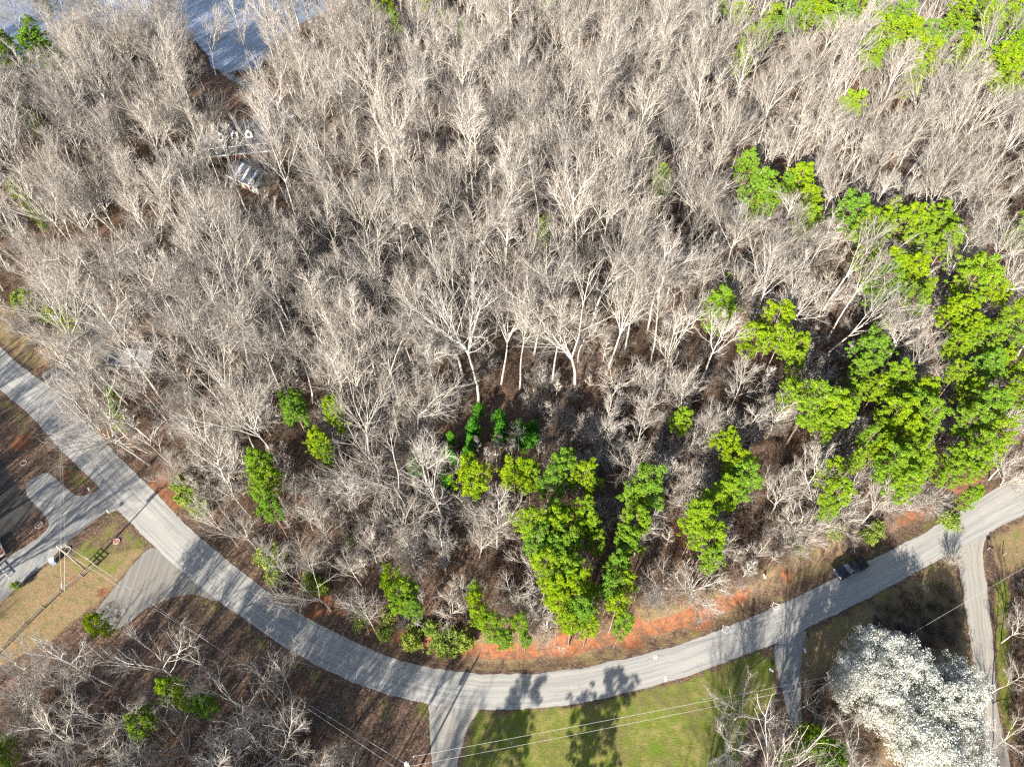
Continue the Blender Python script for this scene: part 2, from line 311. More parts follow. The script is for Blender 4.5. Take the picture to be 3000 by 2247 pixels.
def gz(x, y):
    i = np.clip(np.searchsorted(xs, x) - 1, 0, len(xs) - 2); j = np.clip(np.searchsorted(ys, y) - 1, 0, len(ys) - 2)
    a = (x - xs[i]) / (xs[i + 1] - xs[i]); b = (y - ys[j]) / (ys[j + 1] - ys[j])
    return float(HZ[j, i] * (1 - a) * (1 - b) + HZ[j, i + 1] * a * (1 - b) + HZ[j + 1, i] * (1 - a) * b + HZ[j + 1, i + 1] * a * b)
ny, nx = gx.shape; idx = np.arange(nx * ny).reshape(ny, nx)
F = np.stack([idx[:-1, :-1], idx[:-1, 1:], idx[1:, 1:], idx[1:, :-1]], -1).reshape(-1, 4)
gm = bpy.data.materials.new('ground')
ground_me = arrays_mesh('ground', np.c_[fx, fy, hz], F, [gm], smooth=True)
def soft(pg, w=1.2):
    q = poly(pg); i = inside(fx, fy, q); d = pdist(fx, fy, q, True); return np.clip(.5 + np.where(i, d, -d) / (2 * w), 0, 1)
clay = np.where(inloop, sst(1.6, 2.6, d_in) * (1 - sst(3.2, 5.4, d_in)) * np.clip(sst(800, 900, ipx) * (1 - sst(2150, 2260, ipx)) + .85 * sst(2560, 2640, ipx) * (1 - sst(2860, 2960, ipx)), 0, 1) * (ipy > 1400), 0)
for (a, b, r_) in [(470, 1440, 4.5), (500, 1475, 3.2), (930, 1775, 2.6), (900, 1790, 2), (290, 1280, 3), (188, 1390, 1.6), (215, 1700, 1.2), (60, 1300, 3), (368, 1740, 1.8), (392, 1725, 1.2), (2300, 1690, 1.6), (1850, 1860, 3.5), (1650, 1890, 3), (2050, 1810, 3), (2560, 2120, 3), (300, 1735, 1.5), (2000, 1560, 5), (2060, 1300, 4)]:
    c = G(a, b); clay = np.maximum(clay, .9 * (1 - sst(r_ * .3, r_ * 1.3, np.hypot(fx - c[0], fy - c[1]))))
grass = np.maximum.reduce([soft(GRASS_S), soft(GRASS_L, 2) * .6, soft(GRASS_R, 1) * .9, soft(VERGE) * .35, np.where(inloop, (1 - sst(1.2, 2.2, d_in)) * .45 * (ipx > 600), 0), np.where(~inloop & ~in_road, (1 - sst(1., 3.5, pdist(fx, fy, outerG) * .5)) * .5, 0)])
dry = np.maximum.reduce([soft(DRY_L), soft(DRY_R, 2), soft(DRY_RR, 2), soft(DRY_TL, 1.5) * .9, soft(GRASS_R, 2) * .6, np.where(inloop & (ipx > 1350) & (ipx < 2500), (1 - sst(5, 12, d_in)) * .6, 0)])
mulch = soft(MULCH, .5)
for nme, arr in (('clay', clay), ('grass', grass), ('dry', dry), ('mulch', mulch)):
    at = ground_me.attributes.new(nme, 'FLOAT', 'POINT'); at.data.foreach_set('value', arr.astype(np.float32))
ground = link('ground', ground_me); ground['kind'] = 'structure'; ground['label'] = 'leaf littered forest floor, lawns and red clay road bank'
gm.use_nodes = True; t = gm.node_tree; b = t.nodes['Principled BSDF']; b.inputs['Roughness'].default_value = .95; b.inputs['Specular IOR Level'].default_value = .1
p = pos(t); n1 = noise(t, p, .09, 5, .6); n2 = noise(t, p, .8, 5, .65); n3 = noise(t, p, 4.5, 4, .7); n4 = noise(t, p, .35, 4, .6, .5)
vo = nd(t, 'ShaderNodeTexVoronoi'); vo.inputs['Scale'].default_value = 5.; t.links.new(p, vo.inputs['Vector'])
vo2 = nd(t, 'ShaderNodeSeparateColor'); t.links.new(vo.outputs['Color'], vo2.inputs[0]); vr = vo2.outputs[0]
litter = mix(t, ramp(t, n2, [(.35, (0, 0, 0)), (.65, (1, 1, 1))]), (.085, .058, .042), (.165, .108, .078))
litter = mix(t, ramp(t, vr, [(.55, (0, 0, 0)), (.95, (1, 1, 1))]), litter, (.30, .19, .13))
litter = mix(t, ramp(t, n1, [(.4, (0, 0, 0)), (.7, (1, 1, 1))]), litter, mix(t, .5, litter, (.06, .05, .04)))
def attr(n): return nd(t, 'ShaderNodeAttribute', attribute_name=n).outputs['Fac']
def edge(a, k=1.2, nn=None):   # ragged mask
    return math_(t, 'MULTIPLY', math_(t, 'SUBTRACT', math_(t, 'ADD', a, math_(t, 'MULTIPLY', nn or n4, .9)), .95), 4 * k, True)
dryc = mix(t, n3, (.19, .155, .075), (.33, .25, .135)); dryc = mix(t, ramp(t, n2, [(.45, (0, 0, 0)), (.7, (1, 1, 1))]), dryc, (.15, .155, .055))
dryc = mix(t, ramp(t, vr, [(.6, (0, 0, 0)), (.8, (1, 1, 1))]), dryc, (.34, .20, .125))
c = mix(t, edge(attr('dry')), litter, dryc)
gr = mix(t, ramp(t, n3, [(.3, (0, 0, 0)), (.7, (1, 1, 1))]), (.09, .12, .02), (.22, .24, .05)); gr = mix(t, ramp(t, n2, [(.4, (0, 0, 0)), (.68, (1, 1, 1))]), gr, (.29, .24, .09))
gr = mix(t, ramp(t, n4, [(.45, (0, 0, 0)), (.7, (1, 1, 1))]), gr, (.13, .19, .022)); gr = mix(t, ramp(t, noise(t, p, .22, 5, .7), [(.48, (0, 0, 0)), (.66, (.8, .8, .8))]), gr, (.16, .135, .06))
c = mix(t, edge(attr('grass')), c, gr)
cl = mix(t, ramp(t, n2, [(.3, (0, 0, 0)), (.7, (1, 1, 1))]), (.25, .075, .033), (.38, .175, .09)); cl = mix(t, ramp(t, n3, [(.4, (0, 0, 0)), (.8, (1, 1, 1))]), cl, (.29, .13, .07)); cl = mix(t, ramp(t, noise(t, stretch(t, p, (1, 1, 1)), .5, 6, .75, 1.5), [(.46, (0, 0, 0)), (.56, (.85, .85, .85))]), cl, (.13, .085, .055))
c = mix(t, edge(attr('clay'), 1.), c, cl)
mu = mix(t, n3, (.035, .035, .035), (.09, .085, .08)); c = mix(t, edge(attr('mulch'), 2), c, mu)
t.links.new(c, b.inputs['Base Color']); bump(t, b, math_(t, 'ADD', n3, n2), .8, .12)

def tarmac(name, base, sc=1., red=.0, gravel=False):
    m, t, b = mat(name, base, .9, .2); p = pos(t); uv = nd(t, 'ShaderNodeUVMap').outputs[0]
    f1 = noise(t, p, 22, 3, .7); f2 = noise(t, p, .35, 4, .6); st = noise(t, stretch(t, uv, (11, .05, 1)), 1.0, 5, .75)
    c = mix(t, ramp(t, f1, [(.3, (0, 0, 0)), (.7, (1, 1, 1))]), tuple(q * .82 for q in base), tuple(q * 1.15 for q in base))
    c = mix(t, ramp(t, f2, [(.4, (0, 0, 0)), (.75, (1, 1, 1))]), c, mix(t, .5, c, tuple(q * f for q, f in zip(base, (1.2, 1.08, .95)))))
    c = mix(t, ramp(t, st, [(.42, (0, 0, 0)), (.66, (.9, .9, .9))]), c, tuple(q * .6 for q in base))
    if not gravel:
        v = nd(t, 'ShaderNodeTexVoronoi'); v.feature = 'DISTANCE_TO_EDGE'; v.inputs['Scale'].default_value = .16; 
        w = nd(t, 'ShaderNodeVectorMath'); w.operation = 'ADD'; nn = nd(t, 'ShaderNodeTexNoise'); nn.inputs['Scale'].default_value = .8; t.links.new(p, nn.inputs[0])
        sc_ = nd(t, 'ShaderNodeVectorMath'); sc_.operation = 'SCALE'; sc_.inputs[3].default_value = 2.5; t.links.new(nn.outputs['Color'], sc_.inputs[0])
        t.links.new(p, w.inputs[0]); t.links.new(sc_.outputs[0], w.inputs[1]); t.links.new(w.outputs[0], v.inputs['Vector'])
        c = mix(t, math_(t, 'MULTIPLY', math_(t, 'LESS_THAN', v.outputs['Distance'], .004), .3), c, tuple(q * .35 for q in base))
    t.links.new(c, b.inputs['Base Color']); bump(t, b, f1, .25 if not gravel else .8, .03); return m
M['asphalt'] = tarmac('asphalt', (.41, .405, .385)); M['asphalt2'] = tarmac('side_asphalt', (.32, .32, .31)); M['gravel'] = tarmac('gravel', (.40, .38, .34), gravel=True)
M['gravel2'] = tarmac('dark_gravel', (.28, .265, .24), gravel=True)
def ribbon(name, A, B, z, m, n=160, cross=8, lab=None):
    A = resample(A, n); B = resample(B, n); V = []; U = []; L = np.r_[0, np.cumsum(np.hypot(*np.diff((A + B) / 2, axis=0).T))]
    for i in range(n):
        for j in range(cross + 1):
            f = j / cross; q = A[i] * (1 - f) + B[i] * f; V.append((q[0], q[1], z + .05 * math.sin(math.pi * f) * (1 if m is M['asphalt'] else .3))); U.append((f, L[i]))
    k = cross + 1; F = [(i * k + j, i * k + j + 1, (i + 1) * k + j + 1, (i + 1) * k + j) for i in range(n - 1) for j in range(cross)]
    me = bpy.data.meshes.new(name); me.from_pydata(V, [], F); me.materials.append(m); uvl = me.uv_layers.new(); 
    for l in me.loops: uvl.data[l.index].uv = U[l.vertex_index]
    for q in me.polygons: q.use_smooth = True
    me.update(); o = link(name, me)
    if o.data.polygons[0].normal.z < 0: me.flip_normals()
    o['kind'] = 'structure'
    if lab: o['label'] = lab
    return o
def sheet(name, pts, z, m, rag=.12, lab=None, sm=2):
    q = chaikin(poly(pts), sm); q.append(q[0]); L = sum(math.dist(q[i], q[i + 1]) for i in range(len(q) - 1)); q = resample(q, max(12, int(L / .8)))[:-1]
    d = nrm(np.roll(q, -1, 0) - np.roll(q, 1, 0)); q = q + np.c_[-d[:, 1], d[:, 0]] * (fbm(q[:, 0], q[:, 1], .9, len(q)) * rag)[:, None]
    vs = [Vector((a, b_, z)) for a, b_ in q]; tri = tessellate_polygon([vs]); bm = bmesh.new(); bv = [bm.verts.new(v) for v in vs]
    for t_ in tri:
        try: bm.faces.new([bv[k] for k in t_])
        except ValueError: pass
    uv = bm.loops.layers.uv.new(); bm.normal_update()
    for f in bm.faces:
        if f.normal.z < 0: f.normal_flip()
        for l in f.loops: l[uv].uv = (l.vert.co.x * .15 , l.vert.co.y)
    me = bpy.data.meshes.new(name); bm.to_mesh(me); me.materials.append(m); o = link(name, me); o['kind'] = 'structure'
    if lab: o['label'] = lab
    return o
def rag(P, s, n=700, seed=1):   # slightly broken road edge
    P = resample(P, n); d = np.gradient(P, axis=0); N = nrm(np.c_[-d[:, 1], d[:, 0]]); r = np.random.default_rng(seed)
    w = fbm(np.arange(n) * 1., np.zeros(n), .35, seed) * s + r.normal(0, s * .3, n); return [tuple(a) for a in P + N * w[:, None]]
ribbon('road', rag(innerG, .12, seed=4), rag(outerG, .10, seed=5), .03, M['asphalt'], 700, 8, 'grey two lane asphalt road curving round the wood')
sheet('side_road', SIDE, .014, M['asphalt2'], lab='grey paved side road and apron at the junction')
sheet('gravel_driveway', DRIVE2, .010, M['gravel2'], .2, 'worn gravel driveway mouth below the junction')
ribbon('driveway', rag(chaikin(poly(DRIVE_BC_L), 2, False), .12, 120, 7), rag(chaikin(poly(DRIVE_BC_R), 2, False), .12, 120, 8), .012, M['gravel'], 60, 6, 'pale gravel driveway meeting the south side of the road')
ribbon('gravel_track', rag(chaikin(poly(DRIVE_R_L), 2, False), .12, 200, 9), rag(chaikin(poly(DRIVE_R_R), 2, False), .12, 200, 10), .012, M['gravel'], 120, 8, 'long pale gravel drive beside the white blossom trees')
sheet('paved_driveway', DRIVE_C, .012, M['asphalt2'], lab='narrow paved driveway beside the mailbox')
sheet('house_driveway', DRIVE_H, .012, M['gravel2'], .2, 'gravel driveway leading up to the low grey house')
m, t, b = mat('lake_water', (.22, .26, .36), .25, .5); f = noise(t, pos(t), 1.2, 4); bump(t, b, f, .6, .3); t.links.new(ramp(t, noise(t, pos(t), .06, 4), [(.35, (.13, .16, .22)), (.65, (.27, .31, .42))]), b.inputs['Base Color']); M['water'] = m  # reflected sky is painted into the water's pale blue base colour
o = sheet('lake', LAKE, -.35, m, 0, 'pale blue lake behind the bare trees', 3)
M['creek'] = tarmac('creek_gravel', (.26, .28, .30), gravel=True); sheet('footpath', CREEK, .02, M['creek'], .15, 'pale winding path from the lake through dark shade')

# painted survey marks on the road
M['paint'] = simple('white_paint', (.8, .8, .78), .7)
for (a, b_, k) in [(2127, 1844, 0), (2272, 1776, 1), (1920, 1925, 2), (1950, 1988, 3)]:
    x, y = G(a, b_); bm = bmesh.new()
    for q in range(5 if k < 2 else 3):
        an = q * 1.256 + k; c = Vector((x + .55 * math.cos(an) * (k < 2), y + .45 * math.sin(an) * (k < 2), .088)); d = Vector((math.cos(an + 1.9), math.sin(an + 1.9), 0)); n_ = Vector((-d.y, d.x, 0))
        z = Vector((0, 0, q * .0015)); bm.faces.new([bm.verts.new(c + z + d * s * .42 + n_ * u * .045) for s, u in ((-1, -1), (1, -1), (1, 1), (-1, 1))])
    me = bpy.data.meshes.new('survey_mark'); bm.to_mesh(me); me.materials.append(M['paint']); o = link('survey_mark', me); o['kind'] = 'structure'
# ---------------------------------------------------------------- tree kinds
BARE = [bare_tree(1, bole=.45, nl=11, limb=10.5, ang=.58, up=.07, n2=8), bare_tree(2, h=27, fork=14, nl=7, limb=12.5, ang=.42, up=.06, n2=9, r0=.25, wob=.045), bare_tree(3, h=24, bole=.42, nl=11, limb=9.5, ang=.7, up=.09, wob=.07, n2=8), bare_tree(4, h=29, fork=16, nl=8, limb=12.5, ang=.4, up=.05, n2=9, wob=.04, r0=.28),
        bare_tree(5, h=27, bole=.52, nl=10, limb=10, ang=.48, up=.08, n2=8), bare_tree(6, h=25, bole=.34, nl=13, limb=10., ang=.68, wob=.075, up=.08, n2=8), bare_tree(7, h=26, fork=12, nl=6, limb=14, ang=.42, up=.06, n2=10, wob=.05, r0=.3),
        bare_tree(8, h=24, fork=11, nl=7, limb=12, ang=.5, up=.07, n2=9, wob=.06, r0=.26), bare_tree(9, h=22, bole=.45, nl=9, limb=6.5, ang=.6, up=.08, n2=7, r0=.16), bare_tree(10, h=26, fork=15, nl=5, limb=11, ang=.36, up=.06, n2=9, r0=.2)]
TALL = [bare_tree(25, h=20, fork=9.5, nl=6, limb=10.5, ang=.68, up=.05, n2=9, n3=6, wob=.1, r0=.26), bare_tree(26, h=20, bole=.45, nl=11, limb=8.5, ang=.85, up=.06, n2=8, n3=6, wob=.1, r0=.26), bare_tree(27, h=19, fork=8, nl=7, limb=10.5, ang=.75, up=.05, n2=9, n3=5, wob=.12, r0=.25)]
BROAD = [bare_tree(21, h=15, fork=6, nl=6, limb=9.5, ang=.75, up=.05, n2=9, n3=6, n4=3, wob=.11, r0=.28), bare_tree(22, h=16, bole=.28, nl=13, limb=8, ang=.95, up=.08, n2=8, n3=5, wob=.11, r0=.28),
         bare_tree(23, h=14, fork=4.5, nl=7, limb=9, ang=.8, up=.06, n2=8, n3=6, wob=.13, r0=.25), bare_tree(24, h=17, bole=.32, nl=14, limb=8.5, ang=.85, up=.06, n2=8, n3=5, wob=.10, r0=.3)]
SHRUBBY = [bare_tree(31, h=6, fork=.8, nl=14, limb=5.5, ang=.7, up=.03, n2=8, n3=5, n4=3, wob=.06, r0=.14, fine=.9), bare_tree(32, h=7, fork=1.2, nl=16, limb=6, ang=.8, up=.05, n2=8, n3=5, n4=3, wob=.08, r0=.14, fine=.9)]
SAPL = [bare_tree(41, h=7, bole=.3, nl=14, limb=1.5, ang=.9, n2=5, n3=4, n4=2, r0=.08), bare_tree(42, h=9, bole=.35, nl=16, limb=2., ang=.8, n2=5, n3=4, n4=2, r0=.09)]
PINE = [pine(51), pine(52, h=22, rad=4.2, base=.6), pine(53, h=18, rad=3.8, base=.45, nb=38), pine(54, h=21, rad=4., base=.52, nb=30, cs=1.15), pine(55, h=20, rad=4., base=.48, nb=40, cs=.95)]
SEED = [conifer_small(61), conifer_small(62, h=5, rad=1.8)]
BUSH = [leafy(71, 2.6, 1.9, 22, 16, .13, M['leaf'], trunk=.1, r0=.07, cs=.55), leafy(72, 3.2, 1.8, 26, 16, .13, M['leaf'], trunk=.1, r0=.07, cs=.55)]
PEAR = [leafy(81, 11, 5., 46, 40, .10, M['blossom'], trunk=.12, bk='brush', r0=.22, cs=.78, flat=.9), leafy(82, 10, 5., 50, 40, .10, M['blossom'], trunk=.12, bk='brush', r0=.22, cs=.78, flat=.9)]
def plant(proto, name, x, y, h, rxy=1., rz=None, lean=.02, label=None, cat='tree', group=None, parts=('trunk', 'crown')):
    tk, cr, ph = proto; s = h / ph; rz = random.uniform(0, 6.28) if rz is None else rz
    e = empty(name, (x, y, gz(x, y)), rz, (s * rxy, s * rxy, s), random.gauss(0, lean), random.gauss(0, lean))
    link(parts[0], tk, e); link(parts[1], cr, e); tag(e, label, cat, group); return e
ORD = 'first second third fourth fifth sixth seventh eighth ninth tenth eleventh twelfth thirteenth fourteenth fifteenth sixteenth seventeenth eighteenth nineteenth twentieth'.split()
def by_crown(px, py, rpx, h=None, k=.8, hf=None):
    h = h or 16
    for _ in range(4):
        z = k * h; u, v = px - PX0, py - PY0; den = FPX * math.cos(TH) + v * math.sin(TH)
        rm = rpx * (H - z) / den
        if hf: h = hf(rm)
    x, y = G(px, py, k * h); return x, y, h, rm

# pines: stand name -> (zoom origin, zoom factor, [(x, y, r), ...]) as read off the photograph
TR, MR, MC, ML, TC, TL, BC, BR, BL = ((2000, 0), (2000, 750), (1000, 750), (0, 750), (1000, 0), (0, 0), (1000, 1500), (2000, 1500), (0, 1500))
STANDS = [
 ('in the row of pines along the top edge, right of centre', TR, [(250, 40, 50), (370, 125, 75), (530, 230, 70), (440, 270, 75), (380, 370, 80), (580, 110, 60), (655, 165, 80), (760, 85, 85)]),
 ('in the pale green pine group at the top edge beside the tall stand', TR, [(880, 60, 95), (940, 155, 85), (1050, 100, 80), (1130, 30, 80), (1240, 100, 65), (860, -30, 80), (1000, -40, 80), (650, -40, 60)]),
 ('in the left part of the big pine stand at the top right corner', TR, [(1390, 125, 95), (1240, 190, 80), (1210, 290, 70), (1350, 235, 95), (1200, 400, 75), (1510, 215, 85), (1500, 315, 95), (1610, 265, 95), (1560, 390, 120), (1480, 490, 90), (1330, 340, 70)]),
 ('in the right part of the big pine stand at the top right corner', TR, [(1770, 240, 80), (1820, 345, 110), (1810, 80, 95), (1870, 10, 80), (2000, 30, 80), (1980, 150, 100), (2110, 140, 85), (1970, 260, 60), (2160, 290, 110), (2060, 430, 120), (2060, 540, 90), (2190, 470, 100), (2170, 40, 80), (2260, 180, 90)]),
 ('standing alone among bare trees below the top right stand', TR, [(1080, 700, 95)]),
 ('in the pine clump beside the half hidden white roofed house', TR, [(410, 1090, 90), (480, 1230, 120), (570, 1310, 80), (740, 1170, 110), (690, 1240, 80), (800, 1300, 110), (800, 1440, 85), (450, 1360, 60)]),
 ('in the large pine clump right of the white roofed house', TR, [(1110, 1390, 125), (1210, 1510, 130), (1300, 1450, 100), (1360, 1360, 55), (1470, 1460, 110), (1540, 1560, 90), (1680, 1450, 105), (1700, 1560, 115)]),
 ('at the right edge of the wood, halfway up', TR, [(2170, 1530, 80), (2240, 1450, 80)]),
 ('in the pine clump over the bluish roof', MR, [(1180, 20, 90), (1300, 60, 140), (1330, 180, 130), (1470, 120, 100), (1530, 290, 90), (1200, 190, 70), (1570, 220, 50)]),
 ('in the four crowned pine clump left of the red soil patch', MR, [(260, 330, 125), (440, 510, 100), (620, 420, 115), (620, 590, 105), (745, 580, 80), (710, 700, 60), (290, 170, 35)]),
 ('in the pine line at the right edge above the road', MR, [(1910, 180, 150), (1990, 260, 90), (1750, 370, 115), (1820, 490, 110), (1760, 600, 85), (1950, 570, 115), (2080, 440, 95), (2120, 540, 80), (1990, 720, 110), (2090, 700, 75), (1770, 790, 75), (1850, 880, 80), (2190, 780, 80), (2200, 330, 60)]),
 ('in the deep green pines in the middle of the right wood', MR, [(1290, 450, 55), (1210, 640, 125), (1180, 750, 90), (1400, 830, 115), (1250, 880, 85), (1530, 910, 110), (1350, 1030, 125), (1560, 1070, 125), (1430, 1150, 105), (1480, 1000, 100), (1100, 900, 75)]),
 ('in the wide yellow green pine pair with bare leaning trunks', MR, [(820, 960, 150), (710, 900, 85), (960, 1040, 130), (1040, 1020, 90), (880, 1120, 90)]),
 ('in the pines just above the red bank at the right', MR, [(1180, 1220, 75), (1240, 1290, 60), (1100, 1360, 60), (1350, 1350, 135), (1480, 1300, 105), (1400, 1470, 120), (1540, 1400, 80), (1480, 1200, 90), (1300, 1250, 70)]),
 ('in the pine group at the right end of the wood beside the road', MR, [(2000, 1000, 125), (1850, 1080, 110), (2000, 1180, 110), (1900, 1250, 110), (1860, 1350, 115), (2150, 900, 80), (2170, 1000, 65), (1740, 1420, 75), (1870, 1530, 65), (1760, 1320, 80)]),
 ('in the small pine clump right of the tall bare trunks', MR, [(970, 1440, 90), (980, 1560, 105), (930, 60 + 1590, 60)]),
 ('in the tall pine group between the clearing and the road', MR, [(270, 1270, 95), (340, 1390, 105), (370, 1500, 120), (300, 1560, 110), (180, 1640, 95), (120, 1720, 130), (150, 1850, 120), (70, 1780, 80), (160, 1960, 80)]),
 ('on the dark clearing edge, full round crown', MC, [(880, 1470, 130)]),
 ('in the wide yellow green row behind the pine grove', MC, [(1130, 1460, 110), (1230, 1450, 105), (1340, 1480, 100), (1490, 1390, 110), (1560, 1460, 100), (1630, 1500, 60), (1960, 1530, 150), (1900, 1600, 80)]),
 ('alone near the shaded slope, small and round', MC, [(2170, 1080, 75)]),
 ('in the upper part of the big pine grove beside the road bend', BC, [(1230, 100, 120), (1250, 220, 110), (1350, 250, 110), (1450, 100, 115), (1560, 40, 110), (1480, 230, 110), (1620, 120, 80), (1370, 30, 90), (1900, 80, 110), (1870, 200, 100), (1640, 230, 70)]),
 ('in the lower part of the big pine grove beside the road bend', BC, [(1330, 360, 110), (1480, 380, 120), (1390, 500, 105), (1520, 500, 115), (1420, 610, 90), (1560, 620, 110), (1500, 720, 90), (1600, 740, 75), (1790, 380, 95), (1740, 520, 85), (1850, 470, 70), (1780, 640, 80), (1820, 730, 75), (1620, 560, 60)]),
 ('beside the road bend among bare trees, round yellow green crown', BC, [(330, 470, 85), (400, 560, 110), (450, 630, 80)]),
 ('in the slanting line of small pines above the red ditch', BC, [(860, 540, 50), (880, 620, 60), (910, 700, 75), (980, 780, 90), (1040, 840, 80), (1150, 760, 75), (1190, 840, 45)]),
 ('on the left slope below the tall bare trunks', ML, [(1910, 980, 90), (1930, 1060, 90), (2170, 1000, 75), (2200, 1090, 70), (2070, 1240, 85), (2120, 1310, 40)]),
 ('in the narrow pine clump above the left road', ML, [(1700, 1370, 110), (1740, 1430, 80), (1690, 1510, 70), (1730, 1600, 85), (1780, 1680, 70)]),
 ('small, at the top edge left of centre', TC, [(230, 80, 40), (300, 70, 60), (345, 150, 50), (235, 190, 30)]),
 ('lone and small, scattered among bare trees near the top edge', TC, [(545, 15, 50), (660, 150, 42), (795, 190, 35), (985, 105, 32), (1335, 30, 60)]),
 ('bright, isolated in the bare upper wood', TC, [(1995, 1030, 45), (2060, 1150, 75), (2080, 1230, 50), (2025, 1350, 35)]),
 ('tiny, standing between grey crowns in the middle of the wood', TC, [(1315, 1480, 45), (1325, 1550, 28)]),
 ('in the pine clump at the lake shore', TL, [(60, 300, 80), (190, 200, 60), (200, 320, 110), (340, 370, 70), (20, 400, 60)]),
 ('faint, half hidden behind bare branches at the left edge', TL, [(60, 780, 45), (210, 770, 55), (120, 1230, 65), (200, 1330, 50), (290, 1470, 20), (280, 20, 40)]),
 ('by the foot of the blossom trees at the bottom edge', BR, [(790, 1440, 75), (850, 1500, 90), (930, 1560, 115), (760, 1520, 60), (700, 1590, 60)]),
 ('in the bare wood at the bottom left', BL, [(600, 730, 75), (1100, 1170, 95), (1180, 1220, 70), (1300, 1260, 80), (910, 1390, 85), (960, 1300, 55), (30, 1480, 60), (20, 1570, 50)]),
]
pine_xy = []; n = 0; discs = [(712, 405, 75), (745, 525, 62), (842, 338, 26), (760, 300, 30), (410, 1050, 30)]
for where, (ox, oy), L in STANDS:
    sc = 2.212 if oy == 1500 else 2.209; rows = []
    for a, b_, r in L: rows.append((ox + a / sc, oy + b_ / sc, r / sc))
    rows.sort(); m_ = len(rows)
    for i, (px, py, r) in enumerate(rows):
        small = r < 28; x, y, h, rm = by_crown(px, py, r, hf=lambda q: min(25, 8.5 + 2.6 * q), k=.76)
        if oy == 1500 and r < 42 and ox == 1000 and px < 1560 and px > 1380: h = 7
        if 'slanting line' in where: x, y, h, rm = by_crown(px, py, r, h=7.5, k=.6)
        if 'beside the road bend among' in where: x, y, h, rm = by_crown(px, py, r, h=12, k=.72)
        q = PINE[n % 5]; n += 1
        if 'faint' not in where: discs.append((px, py, r))
        pos_ = '' if m_ == 1 else (ORD[i] + ' pine from the left ')
        lab = (('pine ' if m_ == 1 else pos_) + where).split()[:16]
        o = plant(q, 'pine_tree', x, y, h, rxy=np.clip(rm * 1.0 / (4.2 * h / q[2]), .5, 1.5), label=' '.join(lab), cat='pine tree', group='pines ' + where.split(',')[0] if m_ > 1 else None)
        pine_xy.append((x, y, rm))
seeds = [(885, 1015, 45), (860, 1110, 45), (850, 1160, 45), (835, 1215, 40), (1020, 1075, 50), (1045, 1110, 35), (1035, 1170, 45), (1010, 1220, 40), (1145, 1130, 45), (1190, 1140, 40), (1250, 1120, 40), (1160, 1190, 45), (1250, 1210, 40), (715, 1205, 42), (685, 1310, 45), (700, 1350, 40), (735, 1370, 40), (495, 1370, 45), (475, 1410, 45), (670, 1470, 40), (690, 1500, 45), (830, 1290, 40), (835, 1330, 35), (1180, 1230, 30)]
seeds.sort()
for i, (a, b_, r) in enumerate(seeds):
    px, py = 1000 + a / 2.209, 750 + b_ / 2.209; x, y, h, rm = by_crown(px, py, r / 2.209, h=4.5, k=.5)
    rw = 'upper' if b_ < 1200 else 'lower'; j = sum(1 for s in seeds[:i] if (s[1] < 1200) == (b_ < 1200))
    plant(SEED[i % 2], 'pine_sapling', x, y, random.uniform(4.2, 5.6), 1.0, label='deep green young pine in the dark clearing, %s of the %s group from the left' % (ORD[j], rw), cat='pine sapling', group='young pines in the dark clearing')
    pine_xy.append((x, y, 1.5))
# leafing shrubs on the road edge
shrubs = [(185, 930, 40, 'broad yellow green shrub beside the left lawn'), (215, 985, 35, 'pale yellow green shrub under the leaning bare tree'), (70, 885, 30, 'dark green low shrub at the left lawn edge'), (100, 905, 28, 'low green shrub touching the left lawn edge'),
  (335, 1160, 25, 'small bright shrub left of the road, upper'), (340, 1205, 25, 'small bright shrub left of the road, middle'), (365, 1250, 25, 'small bright shrub left of the road, lowest'),
  (530, 1420, 30, 'bright green shrub on the left red bank, upper'), (560, 1460, 38, 'bright green shrub on the left red bank, middle'), (590, 1490, 35, 'bright green shrub on the left red bank, lower'),
  (800, 1640, 40, 'green shrub between the left road and bare trees'), (815, 1685, 38, 'green shrub on the verge below the narrow pines'), (920, 1715, 30, 'small green shrub above the red soil patch'), (945, 1730, 25, 'lowest small green shrub by the red soil patch'),
  (1060, 1820, 26, 'leafy shrub at the left end of the red ditch'), (1210, 1875, 38, 'leafy shrub above the red ditch, first of three'), (1310, 1890, 42, 'leafy shrub above the red ditch, second of three'), (1360, 1880, 38, 'leafy shrub above the red ditch, third of three'), (1130, 1850, 32, 'dull green shrub on the ditch edge'), (1270, 1850, 32, 'dull green shrub behind the ditch shrubs'),
  (2435, 1572, 22, 'dark green shrub above the parked black truck'), (2562, 1555, 25, 'bright shrub on the red bank near the truck'), (2545, 1575, 20, 'small shrub on the bank right of the truck'), (2335, 1612, 18, 'tiny green shrub in brush left of the truck'),
  (1145, 1810, 25, 'green weedy shrub among bare trees near the bend'), (1030, 1600, 24, 'dark green shrub in the left wood'), (2775, 1530, 30, 'green shrub overhanging the red bank at the right')]
for i, (px, py, r, lab) in enumerate(shrubs):
    x, y, h, rm = by_crown(px, py, r, h=2.6, k=.5); plant(BUSH[i % 2], 'shrub', x, y, 2.2 + .45 * rm, np.clip(rm / 2., .8, 1.7), label=lab, cat='shrub')
